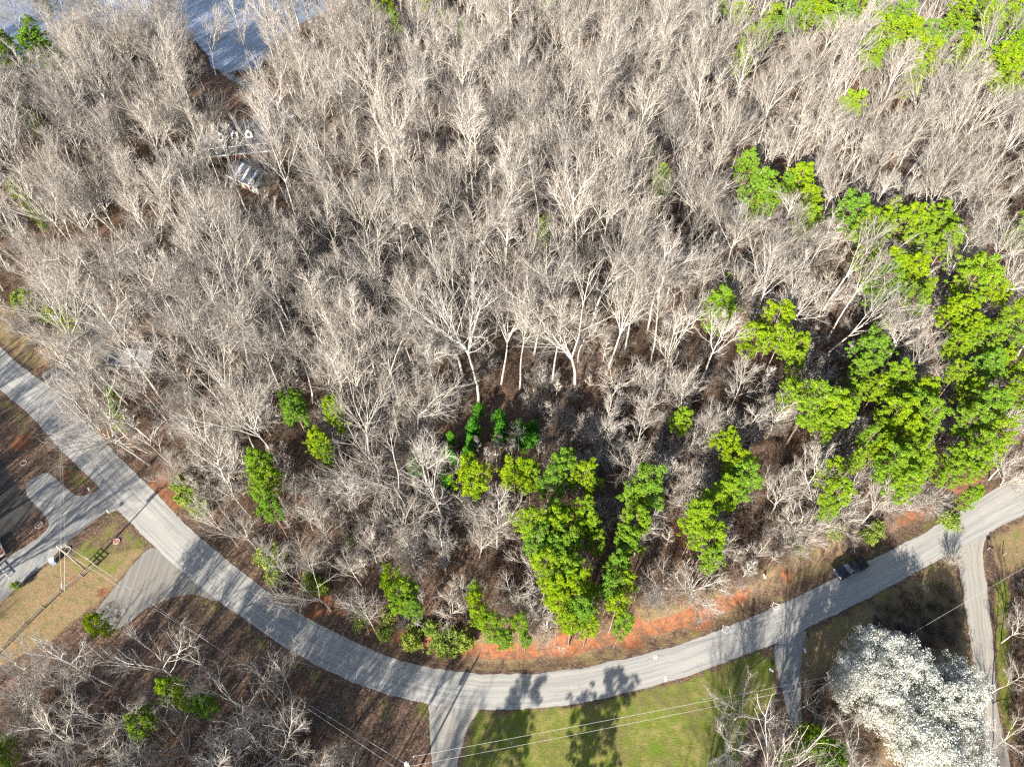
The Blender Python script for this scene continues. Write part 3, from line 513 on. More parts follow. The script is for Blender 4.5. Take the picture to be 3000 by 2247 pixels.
# white blossom trees
pears = [(2545, 1905, 80, 'shaded white blossom tree at the upper left of the blossom group'), (2500, 1985, 80, 'white blossom tree at the left edge of the blossom group'), (2640, 1950, 105, 'tall white blossom tree in the middle of the group'), (2800, 2020, 80, 'white blossom tree beside the gravel drive, upper'),
  (2600, 2060, 85, 'white blossom tree below the middle of the group'), (2720, 2070, 100, 'broad bright white blossom tree in the centre of the group'), (2810, 2120, 85, 'white blossom tree beside the gravel drive, lower'), (2680, 2170, 100, 'white blossom tree near the bottom edge'), (2800, 2220, 110, 'lowest white blossom tree beside the shaded drive')]
for i, (px, py, r, lab) in enumerate(pears):
    x, y, h, rm = by_crown(px, py, r, h=9 + r * .02, k=.55); plant(PEAR[i % 2], 'blossom_tree', x, y, h, np.clip(rm / 5.4, .7, 1.6), label=lab, cat='blossom tree', group='white blossom trees beside the gravel drive'); pine_xy.append((x, y, rm))

# ---------------------------------------------------------------- bare trees
AVOID = [(roadG, 1.8)] + [(poly(q), w) for q, w in ((SIDE, 2), (DRIVE2, 1.5), (DRIVE_H, 1.5), (CREEK, .3), (LAKE, .5), (DRIVE_C, 1.5), (DRIVE_R_L + DRIVE_R_R[::-1], 1.5), (DRIVE_BC_L + DRIVE_BC_R[::-1], 1.5), (MULCH, 1), (GRASS_S, 1), (GRASS_L, 1), (GRASS_R, 1), (DRY_L, 2), (DRY_R, 1), (DRY_RR, 1), (DRY_TL, 2), (VERGE, 1), (CLEAR, 1), (DARKCLEAR, .5))]
HOUSES = [(G(715, 425), 11), (G(740, 535), 8), (G(410, 1055), 9), (G(2170, 640), 9), (G(2540, 875), 6)]
def free(x, y, extra=0):
    for q, w in AVOID:
        if inside(x, y, q) or pdist(x, y, q, True) < w + extra: return False
    for (hx, hy), r in HOUSES:
        if math.hypot(x - hx, y - hy) < r: return False
    return True
placed = []
def bt(proto, name, x, y, h, label, group=None, rxy=1., lean=.03, cat='bare tree', r=4):
    placed.append((x, y, r)); return plant(proto, name, x, y, h, rxy, lean=lean, label=label, cat=cat, group=group)
front = [(1403, 1189, 31, 3, 'tall straight white trunked bare tree directly above the dark clearing'), (1231, 1298, 23, 6, 'forked broad bare tree at the upper left corner of the dark clearing'), (1176, 1307, 21, 4, 'slim bare trunk left of the forked tree beside the clearing'),
  (1466, 1139, 26, 1, 'bare tree standing right of the tall white trunk'), (1523, 1148, 23, 4, 'thin bare tree in the front row, second right of the tall trunk'), (1561, 1062, 26, 0, 'straight bare tree behind the clearing front row'), (1616, 1148, 23, 2, 'bare tree with open limbs left of the great spreading one'),
  (1684, 1153, 30, 6, 'great spreading white bare tree forking low, right of the clearing'), (1358, 1117, 28, 6, 'leaning forked bare tree left of the tall white trunk'), (1294, 1230, 23, 2, 'bare tree between the forked tree and the tall trunk'), (1059, 1261, 25, 1, 'left of two close leaning bare trunks beside small pines'), (1045, 1248, 24, 4, 'right of two close leaning bare trunks beside small pines'),
  (1946, 1157, 20, 5, 'wide limbed bare tree on the shaded slope'), (1765, 1370, 14, 2, 'slim pale trunk in the brown open slope'), (1830, 1040, 24, 5, 'bare tree with low wide limbs above the open slope'), (1520, 1330, 9, 4, 'thin sapling like bare tree in the clearing')]
for px, py, h, k, lab in front: x, y = G(px, py); bt(BARE[k], 'bare_tree', x, y, h, lab)
broad = [(1175, 1520, 85, 14, 'broad white bare tree above the road bend, crown spread wide'), (1300, 1590, 75, 13, 'broad bare tree right of the wide white one'), (1400, 1570, 65, 13, 'upright bare tree left of the pine grove'), (1453, 1530, 85, 16, 'large symmetrical bare tree touching the pine grove'), (1505, 1720, 60, 10, 'small spreading bare tree below the pine grove edge'),
  (1035, 1660, 60, 12, 'bare tree on the bank above the road, left'), (1320, 1780, 50, 9, 'low bare tree behind the ditch shrubs'), (1090, 1610, 45, 11, 'narrow bare tree above the round pine'), (960, 1420, 85, 15, 'bare tree with tangled crown in the left hollow'), (1100, 1370, 80, 15, 'pale bare tree at the left edge of the dark clearing'), (880, 1480, 80, 14, 'bare tree right of the narrow pine clump'), (950, 1560, 75, 13, 'bare tree below the left hollow'), (900, 1620, 70, 12, 'bare tree above the roadside shrubs'),
  (1030, 1470, 70, 13, 'bare tree left of the dark clearing mouth'), (1880, 1560, 45, 14, 'white leaning bare tree right of the pine grove'), (1560, 1800, 40, 8, 'low bare tree on the bank under the pine grove'),
  (1810, 1090, 65, 13, 'pale fan shaped bare tree above the open slope'), (2400, 1380, 80, 15, 'wide white bare tree left of the small pine clump'), (2300, 1440, 70, 14, 'bare tree right of the tall pine group'), (2580, 1470, 60, 12, 'white bare tree above the red bank'), (2350, 1530, 60, 10, 'bare tree beside the leaning trunks above the truck'), (2200, 1250, 70, 14, 'bare tree with arching limbs in the right slope'), (2290, 1200, 65, 14, 'pale bare tree among the right slope trees'),
  (2930, 1250, 60, 12, 'bare tree leaning over the road at the right edge'), (2980, 1330, 60, 12, 'bare tree on the right frame edge above the road')]
for i, (px, py, r, h, lab) in enumerate(broad):
    x, y, h, rm = by_crown(px, py, r, h=h, k=.7); bt(BROAD[i % 4], 'bare_tree', x, y, h, lab, rxy=np.clip(rm / (6.2 * h / 15), .6, 1.25))
low = [(420, 1930, 100, 14, 'bare tree with long crooked limbs below the gravel drive mouth'), (200, 1930, 90, 14, 'bare tree at the left of the bottom wood'), (315, 2045, 80, 13, 'bare tree with curling branches in the bottom left wood'), (680, 2030, 100, 14, 'tall forked bare tree standing before striped shadows'), (320, 1800, 45, 10, 'small crooked bare tree beside the fence end'), (490, 2180, 90, 13, 'bare tree at the bottom edge, left wood'), (770, 2170, 100, 14, 'bare tree at the bottom edge below the forked one'), (160, 2130, 100, 14, 'bare tree with wide limbs at the bottom left'),
  (60, 2050, 90, 14, 'bare tree at the left edge of the bottom wood'), (60, 2200, 90, 12, 'bare tree at the bottom left corner'), (270, 2200, 90, 12, 'bare tree low at the bottom left'), (940, 2200, 80, 12, 'bare tree at the right end of the bottom left wood'), (620, 2200, 70, 11, 'low bare tree at the bottom edge of the left wood'), (100, 1970, 80, 13, 'bare tree over the orange leaf litter'), (1010, 2230, 60, 9, 'small bare tree at the bottom edge near the pole'),
  (2205, 2060, 100, 12, 'pale bare tree with yellowish twigs beside the paved driveway'), (2140, 2190, 100, 12, 'white branched bare tree at the bottom edge, right of the lawn'), (2540, 2200, 80, 8, 'fan shaped bare tree below the blossom trees'), (2375, 2050, 55, 7, 'thin bare tree between the driveway and blossoms'), (2985, 1990, 60, 9, 'bare tree at the right edge beside the gravel drive'), (3010, 1840, 60, 9, 'bare tree at the right edge, higher beside the drive'), (2990, 2160, 60, 9, 'bare tree low at the right edge beside the drive')]
for i, (px, py, r, h, lab) in enumerate(low):
    if h > 12: h += 5
    x, y, h, rm = by_crown(px, py, r, h=h, k=.74); bt(TALL[i % 3], 'bare_tree', x, y, h, lab, rxy=np.clip(rm / (7.2 * h / 20), .7, 1.3))
lean_ = [(300, 1100, 19), (330, 1180, 19), (380, 1290, 17), (440, 1290, 18), (390, 1200, 20), (520, 1380, 14), (420, 1130, 21)]
for i, (px, py, h) in enumerate(lean_):
    x, y = G(px, py)
    if not free(x, y, -.8): x, y = x + 2.5, y + 1
    o = bt(BARE[[6, 5, 0, 6, 2, 5, 1][i]], 'bare_tree', x, y, h, 'pale bare tree leaning over the left road, %s of seven from the top' % ORD[i], 'bare trees leaning over the left road'); o.rotation_euler = (random.uniform(-.08, .02), -.16 + random.uniform(-.06, .04), 0)
for i, (a, b_, r, lab) in enumerate([(1596, 1145, 0, 'fountain shaped bare shrub behind the clearing'), (1650, 1250, 0, 'golden brown fountain shaped shrub right of the clearing'), (1265, 1250, 0, 'rounded mauve bare shrub at the clearing edge'), (1300, 1190, 0, 'bare rounded shrub right of the mauve one'), (1560, 1200, 0, 'bare arching shrub between clearing and slope'), (1800, 1200, 0, 'bare bushy shrub on the open slope'),
   (2785, 1655, 0, 'vase shaped bare shrub where the gravel drive meets the road'), (2290, 1580, 0, 'twiggy bare shrub at the foot of the right slope'), (2420, 1540, 0, 'twiggy bare shrub above the truck'), (2480, 1530, 0, 'pale bare shrub above the truck, right'), (2340, 1600, 0, 'low twiggy shrub beside leaning trunks'), (1600, 1860, 0, 'bleached tangle of brush on the clay bank'), (1560, 1830, 0, 'pale brush shrub under the grove'), (2930, 1420, 0, 'bare shrub on the red bank at the right edge'), (2660, 1500, 0, 'bare shrub on the red bank, middle'), (2600, 1510, 0, 'bare shrub on the red bank, left')]):
    x, y = G(a, b_); bt(SHRUBBY[i % 2], 'bare_shrub', x, y, random.uniform(4, 6) if i != 6 else 3.5, lab, rxy=1. if i != 6 else .7, cat='bare shrub', r=2)
for i, (a, b_) in enumerate([(890, 1310), (940, 1370), (1085, 1350), (1100, 1340), (1010, 1380), (1300, 1290), (1310, 1300), (1030, 1330), (960, 1400), (1270, 1350)]):
    x, y = G(1000 + a / 2.209, 750 + b_ / 2.209); plant(SAPL[i % 2], 'bare_sapling', x, y, random.uniform(6, 8.5), .8, label='slim pale bare sapling in the dark clearing above the pine row', cat='sapling', group='slim bare saplings in the dark clearing')
    placed.append((x, y, 1.5))
# the wood: candidate spots, nearest become things, the rest one mass
rng = np.random.default_rng(5); cand = []
def density(px, py):            # spacing in metres
    if px < 1150 and py > 1000: return 4.9
    if px < 450: return 5.2
    if 1650 < px < 2350 and 1180 < py < 1720: return 5.8
    if 2100 < px < 2500 and 950 < py < 1300: return 6.2
    if px > 2350 and py > 1000: return 6.
    return 5.5
forest = innerG + [(215, 130), (215, 330), (-250, 330), (-250, 80)]
cell = {}
def near(x, y, s):
    i, j = int(x // 8), int(y // 8)
    for a in (i - 1, i, i + 1):
        for b_ in (j - 1, j, j + 1):
            for (q, w, r) in cell.get((a, b_), ()):
                if (x - q) ** 2 + (y - w) ** 2 < (max(s, r) if r < 3 else max(s, r * 1.1)) ** 2: return True
    return False
def put(x, y, r): cell.setdefault((int(x // 8), int(y // 8)), []).append((x, y, r))
for x, y, r in placed: put(x, y, 3.6 if r > 2 else 1.5)
for x, y, rm in pine_xy: put(x, y, min(4.2, rm * .85))
def free_many(X, Y):
    ok = np.ones(len(X), bool)
    for q, w in AVOID: ok &= ~(inside(X, Y, q) | (pdist(X, Y, q, True) < w))
    for (hx, hy), r in HOUSES: ok &= np.hypot(X - hx, Y - hy) > r
    return ok
X = rng.uniform(-225, 215, 60000); Y = rng.uniform(30, 300, 60000); PX, PY = P_(X, Y); k = (PX > -350) & (PX < 3350) & (PY < 1990) & inside(X, Y, forest); X, Y, PX, PY = X[k], Y[k], PX[k], PY[k]
k = free_many(X, Y) & (pdist(X, Y, innerG) > np.where(PX > 1150, 5., 2.2)); X, Y, PX, PY = X[k], Y[k], PX[k], PY[k]
DD = np.array(discs)
for z_ in (13, 18):
    qx, qy = P_(X, Y, z_); k = np.ones(len(X), bool)
    for a, b_, r in DD: k &= np.hypot(qx - a, qy - b_) > (r * .85 if r > 26 else r + 12)
    X, Y, PX, PY = X[k], Y[k], PX[k], PY[k]
for x, y, px, py in zip(X, Y, PX, PY):
    s = density(px, py) * rng.uniform(.85, 1.25)
    if near(x, y, s): continue
    put(x, y, s * .8); cand.append((x, y))
WOODS = [((-9e9, 1050, 430, 9e9), 'bare tree crowding the left road beside the yellow green shrubs', 'bare trees at the left road'), ((430, 1400, 700, 9e9), 'bare tree on the bank below the leaning trees, near the red soil', 'bare trees below the leaning trees'), ((700, 1400, 1150, 9e9), 'low bare tree between the narrow pines and the round pine', 'low bare trees above the road curve'),
         ((430, 1050, 800, 1400), 'bare tree left of the three small pines on the left slope', 'bare trees left of the small left pines'), ((800, 1050, 1200, 1400), 'bare tree right of the small pines on the left slope', 'bare trees right of the small left pines'), ((-9e9, -9e9, 500, 1050), 'bare tree behind the low grey roofed house', 'bare trees behind the low house'),
         ((500, -9e9, 850, 1050), 'bare tree in the wood below the dark roofed garage', 'bare trees below the garage'), ((850, -9e9, 1200, 1050), 'bare tree in the wood right of the dark roofed garage', 'bare trees right of the garage'), ((1150, 1050, 1650, 9e9), 'bare tree standing round the dark clearing', 'bare trees round the clearing'), ((1200, -9e9, 1500, 1050), 'bare tree behind the tall white trunk over the clearing', 'bare trees behind the tall trunk'),
         ((1500, -9e9, 1800, 1050), 'bare tree behind the great spreading tree', 'bare trees behind the spreading tree'), ((1800, -9e9, 2080, 1200), 'bare tree left of the four crowned pine clump', 'bare trees left of the pine clump'), ((2080, -9e9, 2400, 1250), 'bare tree right of the four crowned pine clump', 'bare trees right of the pine clump'),
         ((1650, 1050, 2100, 9e9), 'bare tree on the brown open slope above the pine grove', 'bare trees of the open slope'), ((2080, 1250, 2400, 9e9), 'bare tree on the slope between the tall pines and leaning trunks', 'bare trees beside the leaning trunks'), ((2400, 1250, 9e9, 9e9), 'bare tree under the pines above the red bank', 'bare trees above the red bank'), ((2400, -9e9, 9e9, 1250), 'bare tree between the pine lines of the right wood', 'bare trees between the right pines')]
vis = []
for x, y in cand:
    px, py = P_(x, y, 18); 
    if -60 < px < 3060 and -60 < py < 2300: vis.append((math.hypot(math.hypot(x, y), H - 12), x, y))
vis.sort(); NIND = 258 - len([p for p in placed if p[2] > 2]); ind = set((x, y) for _, x, y in vis[:NIND]); limit = vis[min(NIND, len(vis) - 1)][0]
rest = []
for x, y in cand:
    px, py = P_(x, y); k = int(rng.integers(0, 10)); h = BARE[k][2] * rng.uniform(.72, 1.08) * (.86 if px > 1900 else .95)
    if pdist(x, y, innerG) < 14 and px > 560: h *= .66
    elif px > 1650 and py > 1150: h *= .72
    if (x, y) in ind:
        for (a, b_, c_, d_), lab, grp in WOODS:
            if a <= px < c_ and b_ <= py < d_: bt(BARE[k], 'bare_tree', x, y, h, lab, grp, rxy=rng.uniform(.85, 1.15)); break
    else: rest.append((x, y, k, h / BARE[k][2]))
X_, k = rng.uniform(0, 1, (400, 2)), 0
for u_, v_ in X_:
    px, py = u_ * 1000, 1900 + v_ * 390
    if py < 1990 - .12 * px + (.42 * max(0, px - 420)): continue
    x, y, h, rm = by_crown(px, py, 60, h=rng.uniform(12, 18), k=.7)
    if near(x, y, 3.9) or not free(x, y, -.5): continue
    put(x, y, 3.); k += 1; bt(TALL[k % 3], 'bare_tree', x, y, h, 'bare tree filling the bottom left wood between the named ones' if 0 else 'lower bare tree inside the wood at the bottom left corner', 'lower bare trees of the bottom left wood', rxy=.85)
    if k > 44: break
# trees beyond the lower and left frame whose shadows cross the road
LIT = [[(1470, 1960), (2000, 1860), (2120, 1850), (2060, 1985), (1700, 2070), (1500, 2095)], [(370, 1400), (520, 1480), (600, 1590), (520, 1680), (440, 1700), (340, 1800), (150, 1900), (0, 1960), (0, 1790), (230, 1600), (340, 1500)],
       [(1500, 2095), (1640, 2080), (1620, 2260), (1540, 2260)], [(1780, 2060), (1980, 2010), (1960, 2200), (1820, 2260)], [(2790, 1530), (3000, 1400), (3000, 1510), (2890, 1640), (2965, 1960), (2920, 2080), (2840, 1880)], [(1450, 1750), (2000, 1650), (2050, 1840), (1450, 1950)],
       [(1250, 1560), (1500, 1500), (1500, 1800), (1250, 1800)], [(2480, 1900), (2850, 1900), (2850, 2240), (2480, 2240)]]
LITG = [poly(q) for q in LIT]; sx_, sy_ = math.sin(SUN_AZ), math.cos(SUN_AZ); cot = 1 / math.tan(SUN_EL)
def shades_lit(x, y, h, w=3.):
    for f in np.linspace(.25, 1., 12):
        qx, qy = x + sx_ * cot * h * f, y + sy_ * cot * h * f
        for g in LITG:
            if inside(qx, qy, g) or pdist(qx, qy, g, True) < w * (.4 if f < .5 else 1) * .8: return True
    return False
cnt = 0
for _ in range(9000):
    x, y = rng.uniform(-150, 110), rng.uniform(-60, 60); px, py = P_(x, y)
    vis_top = P_(x, y, 20)
    if not (py > 2420 or px < -260 or px > 3260): continue
    if vis_top[1] < 2300 and -60 < vis_top[0] < 3060: continue
    h = rng.uniform(19, 27)
    if near(x, y, 5.2) or not free(x, y) or shades_lit(x, y, h): continue
    k = int(rng.integers(0, 10)); put(x, y, 5); rest.append((x, y, k, h / BARE[k][2])); cnt += 1
print('bare individuals', len(placed), 'candidates', len(cand), 'rest', len(rest), 'outside', cnt)
# two pines south of the frame: their crowns shade the lawn
for i, (px, py, h) in enumerate([(1730, 2120, 17), (1480, 2150, 17)]):
    x, y = G(px, py); q = .78 * h * cot; plant(PINE[i], 'pine_tree', x - sx_ * q, y - sy_ * q, h, 1.15, label='pine south of the lawn, %s of two' % ORD[i], cat='pine tree')

def mass(name, protos, pts, label):   # pts: x, y, z, rx, ry, rz, scale, index
    pc = bpy.data.collections.new(name + '_kinds')
    for i, pr in enumerate(protos):
        bm = bmesh.new(); ms = []
        if isinstance(pr, bpy.types.Mesh): me = pr
        else:
            me0 = pr[0]; me1 = pr[1]; V = []; F = []; mi = []; off = 0
            for me_, add in ((me0, {0: 0}), (me1, {0: 0, 1: 1})):
                v = np.empty(len(me_.vertices) * 3, np.float32); me_.vertices.foreach_get('co', v); V.append(v.reshape(-1, 3))
                f = np.empty(len(me_.loops), np.int32); me_.loops.foreach_get('vertex_index', f); F.append(f.reshape(-1, 4) + off); off += len(me_.vertices)
                q = np.empty(len(me_.polygons), np.int32); me_.polygons.foreach_get('material_index', q); mi.append(q)
            me = arrays_mesh('%s_kind_%d' % (name, i), np.concatenate(V), np.concatenate(F), list(me1.materials), np.concatenate(mi))
        bm.free(); o = bpy.data.objects.new('%s_kind_%d' % (name, i), me); pc.objects.link(o)
    A = np.array(pts, np.float32); me = bpy.data.meshes.new(name); me.vertices.add(len(A)); me.vertices.foreach_set('co', A[:, :3].ravel())
    at = me.attributes.new('rot', 'FLOAT_VECTOR', 'POINT'); at.data.foreach_set('vector', A[:, 3:6].ravel())
    at = me.attributes.new('size', 'FLOAT', 'POINT'); at.data.foreach_set('value', A[:, 6].copy())
    at = me.attributes.new('which', 'INT', 'POINT'); at.data.foreach_set('value', A[:, 7].astype(np.int32))
    o = link(name, me); tag(o, label, None, None, 'stuff'); g = bpy.data.node_groups.new(name, 'GeometryNodeTree')
    g.interface.new_socket('Geometry', in_out='INPUT', socket_type='NodeSocketGeometry'); g.interface.new_socket('Geometry', in_out='OUTPUT', socket_type='NodeSocketGeometry')
    N = g.nodes; Lk = g.links; gi = N.new('NodeGroupInput'); go = N.new('NodeGroupOutput'); ip = N.new('GeometryNodeInstanceOnPoints'); ci = N.new('GeometryNodeCollectionInfo')
    ci.inputs['Collection'].default_value = pc; ci.inputs['Separate Children'].default_value = True; ci.inputs['Reset Children'].default_value = True
    def na(n, ty): q = N.new('GeometryNodeInputNamedAttribute'); q.data_type = ty; q.inputs[0].default_value = n; return q.outputs[0]
    er = N.new('FunctionNodeEulerToRotation'); Lk.new(na('rot', 'FLOAT_VECTOR'), er.inputs[0])
    Lk.new(gi.outputs[0], ip.inputs['Points']); Lk.new(ci.outputs[0], ip.inputs['Instance']); ip.inputs['Pick Instance'].default_value = True
    Lk.new(na('which', 'INT'), ip.inputs['Instance Index']); Lk.new(er.outputs[0], ip.inputs['Rotation']); Lk.new(na('size', 'FLOAT'), ip.inputs['Scale']); Lk.new(ip.outputs[0], go.inputs[0])
    md = o.modifiers.new('scatter', 'NODES'); md.node_group = g; return o
mass('woodland', BARE, [(x, y, gz(x, y), rng.normal(0, .03), rng.normal(0, .03), rng.uniform(0, 6.28), s, k) for x, y, k, s in rest], 'mass of bare grey trees filling the far wood to the lake')
# brush and undergrowth
def brush(seed, nst, rad, h, m_, dead=0):
    rng = np.random.default_rng(seed); a = Arr(); P0 = np.c_[rng.normal(0, rad * .5, nst), rng.normal(0, rad * .5, nst), np.zeros(nst)]
    D = np.c_[rng.normal(0, .45, (nst, 2)), np.ones(nst)]; L = h * rng.uniform(.4, 1.1, nst)
    P1 = grow(P0, D, L, 5, .14, .0, rng); R1 = lin(np.full(nst, .028), np.full(nst, .012), 5); V, F = tubes(P1, R1, 3); a.add(V, F)
    p, D, t, r = kids(P1, R1, 6, .25, 1, .7, .2, rng); L2 = np.repeat(L, 6) * .5 * rng.uniform(.5, 1.2, len(t)); P2 = grow(p, D, L2, 4, .14, 0, rng); R2 = lin(np.full(len(t), .016), np.full(len(t), .008), 4); V, F = tubes(P2, R2, 3); a.add(V, F)
    p, D, t, r = kids(P2, R2, 4, .2, 1, .7, .2, rng); L3 = np.repeat(L2, 4) * .5; P3 = grow(p, D, L3, 3, .14, 0, rng); V, F = tubes(P3, lin(np.full(len(t), .011), np.full(len(t), .006), 3), 3); a.add(V, F)
    return a.mesh('brush', [m_])
BR_ = [brush(91, 26, 1.8, 3.2, M['brush']), brush(92, 20, 1.5, 4.2, M['brush']), brush(93, 30, 2., 2., M['brush']), brush(94, 22, 1.6, 3.4, M['twig'])]
pts = []
X = rng.uniform(-220, 210, 24000); Y = rng.uniform(34, 290, 24000); PX, PY = P_(X, Y); k = (PX > -150) & (PX < 3150) & (PY < 2247) & inside(X, Y, forest) & (rng.random(24000) < np.where(np.hypot(X, Y) < 150, .6, .26)) & (pdist(X, Y, innerG) > 4.4)
for q, w in AVOID[1:6] + AVOID[19:20]: k &= ~(inside(X, Y, q) | (pdist(X, Y, q, True) < 1))
for (a, b_), r in HOUSES: k &= np.hypot(X - a, Y - b_) > r * .8
k &= ~inside(X, Y, AVOID[18][0]) | (rng.random(24000) < .08)
for x, y in zip(X[k], Y[k]):
    x, y = float(x), float(y)
    pts.append((x, y, gz(x, y) - .05, 0, 0, rng.uniform(0, 6.28), rng.uniform(.5, 1.15) * (.7 if Y[k].size == 0 else 1), int(rng.choice(8, p=[.22, .2, .2, .13, .07, .06, .06, .06]))))
for _ in range(700):            # thickets south of the road
    px, py = [(rng.uniform(2310, 2560), rng.uniform(2000, 2240)), (rng.uniform(0, 1000), rng.uniform(2000, 2300)), (rng.uniform(2965, 3060), rng.uniform(1720, 2300)), (rng.uniform(2560, 2800), rng.uniform(1720, 1900))][int(rng.integers(0, 4))]
    if px < 1000 and py < 2050 + .1 * px and rng.random() < .8: continue
    x, y = G(px, py)
    if any(inside(x, y, q) or pdist(x, y, q, True) < 1.5 for q, w in AVOID[:10]): continue
    pts.append((x, y, 0, 0, 0, rng.uniform(0, 6.28), rng.uniform(.35, .8) * (.55 if 2560 < px < 2800 else 1), int(rng.integers(0, 4))))
print('brush', len(pts)); BR_ += [SHRUBBY[0], SHRUBBY[1], SAPL[0], SAPL[1]]; mass('undergrowth', BR_, pts, 'brown twiggy undergrowth between the trunks and on the bank')
# ---------------------------------------------------------------- built things
def MB(): return bmesh.new()
def bx(bm, c, s, rz=0, taper=0.):
    x, y, z = [q / 2 for q in s]; k = 1 - taper
    vs = [Vector((sx * x * (k if sz > 0 else 1), sy * y * (k if sz > 0 else 1), sz * z)) for sz in (-1, 1) for sx, sy in ((-1, -1), (1, -1), (1, 1), (-1, 1))]
    rot = Matrix.Rotation(rz, 3, 'Z'); v = [bm.verts.new(rot @ q + Vector(c)) for q in vs]
    for f in ((0, 3, 2, 1), (4, 5, 6, 7), (0, 1, 5, 4), (1, 2, 6, 5), (2, 3, 7, 6), (3, 0, 4, 7)): bm.faces.new([v[i] for i in f])
def prism(bm, prof, y0, y1, ins=0.):    # profile in x-z drawn out along y
    a = [bm.verts.new((x, y0, z)) for x, z in prof]; b_ = [bm.verts.new((x, y1, z)) for x, z in prof]; n = len(prof)
    bm.faces.new(a); bm.faces.new(b_[::-1])
    for i in range(n): bm.faces.new((a[i], b_[i], b_[(i + 1) % n], a[(i + 1) % n]))
def cyl(bm, a, b_, r, n=14, r2=None):
    a, b_ = Vector(a), Vector(b_); d = (b_ - a).normalized(); u = d.orthogonal().normalized(); w = d.cross(u); r2 = r if r2 is None else r2
    A = [bm.verts.new(a + (u * math.cos(q) + w * math.sin(q)) * r) for q in [i * 2 * math.pi / n for i in range(n)]]
    B = [bm.verts.new(b_ + (u * math.cos(q) + w * math.sin(q)) * r2) for q in [i * 2 * math.pi / n for i in range(n)]]
    bm.faces.new(A[::-1]); bm.faces.new(B)
    for i in range(n): bm.faces.new((A[i], A[(i + 1) % n], B[(i + 1) % n], B[i]))
def done(name, bm, m, parent=None, bev=0., smooth=False):
    bmesh.ops.recalc_face_normals(bm, faces=bm.faces)
    me = bpy.data.meshes.new(name); bm.to_mesh(me); bm.free(); me.materials.append(m); o = link(name, me, parent)
    if bev: md = o.modifiers.new('bevel', 'BEVEL'); md.width = bev; md.segments = 2; md.limit_method = 'ANGLE'
    if smooth:
        for f in me.polygons: f.use_smooth = True
    return o
M['black'] = simple('black_paint', (.012, .013, .018), .18, .6, var=.1); M['chrome'] = simple('chrome', (.75, .76, .78), .12, .6, 1., var=.05); M['tyre'] = simple('tyre_rubber', (.02, .02, .02), .85); M['glass'] = simple('dark_glass', (.05, .06, .075), .06, .8, var=.1)
M['lamp'] = simple('lamp_lens', (.85, .86, .88), .15, .6); M['redlamp'] = simple('red_lens', (.35, .02, .02), .2, .5); M['white'] = simple('white_trim', (.78, .78, .76), .6, var=.08); M['shingle'] = simple('dark_shingle', (.085, .09, .10), .9, .15, var=.4, scale=3); M['shingle2'] = simple('grey_shingle', (.20, .20, .20), .9, .15, var=.35, scale=3)
M['siding'] = simple('cream_siding', (.5, .47, .4), .8); M['brick'] = simple('brick', (.3, .12, .08), .9, var=.35, scale=12); M['wood'] = simple('weathered_wood', (.33, .28, .21), .85, .2, var=.35, scale=6); M['polewood'] = simple('pole_wood', (.42, .37, .29), .85, .2, var=.3, scale=2.5); M['grey'] = simple('galvanised_grey', (.55, .57, .58), .5); M['wire'] = simple('wire_alloy', (.62, .62, .6), .5)
M['bluemetal'] = simple('pale_blue_metal', (.42, .5, .68), .5); M['bluebin'] = simple('blue_plastic', (.25, .34, .5), .5); M['redfloor'] = simple('red_deck', (.42, .13, .09), .8); M['stone'] = simple('pale_stone', (.55, .48, .44), .9, var=.3, scale=20)
# black pickup
a_, b_ = G(2441, 1682), G(2525, 1645); ang = math.atan2(a_[1] - b_[1], a_[0] - b_[0]); c_ = G(2487, 1670)
tr = empty('pickup_truck', (c_[0], c_[1], .10), ang, (.97, 1., 1.)); tag(tr, 'black pickup truck with chrome grille driving on the shaded road', 'pickup truck')
bm = MB(); prism(bm, [(-2.85, .5), (-2.85, 1.0), (-2.8, 1.18), (-.95, 1.18), (-.9, 1.12), (1.05, 1.12), (1.15, 1.16), (2.6, 1.04), (2.85, .9), (2.88, .5), (2.5, .38), (-2.6, .38)], -.97, .97)
for v in bm.verts: v.co.y *= (1 - .06 * max(0, (v.co.x - 2.2))) * (.96 if v.co.z > 1.1 else 1)
done('body', bm, M['black'], tr, .05)
bm = MB(); prism(bm, [(-.95, 1.16), (-.72, 1.80), (-.5, 1.86), (.35, 1.86), (.55, 1.8), (1.2, 1.16)], -.86, .86)
for v in bm.verts:
    if v.co.z > 1.5: v.co.y *= .84
done('cab', bm, M['black'], tr, .04)
def quad(bm, pts): bm.faces.new([bm.verts.new(p) for p in pts])
bm = MB(); quad(bm, [(.63, -.64, 1.765), (1.13, -.76, 1.262), (1.13, .76, 1.262), (.63, .64, 1.765)]); done('windscreen', bm, M['glass'], tr)
bm = MB(); quad(bm, [(-.77, -.64, 1.72), (-.96, -.72, 1.235), (-.96, .72, 1.235), (-.77, .64, 1.72)]); done('rear_window', bm, M['glass'], tr)
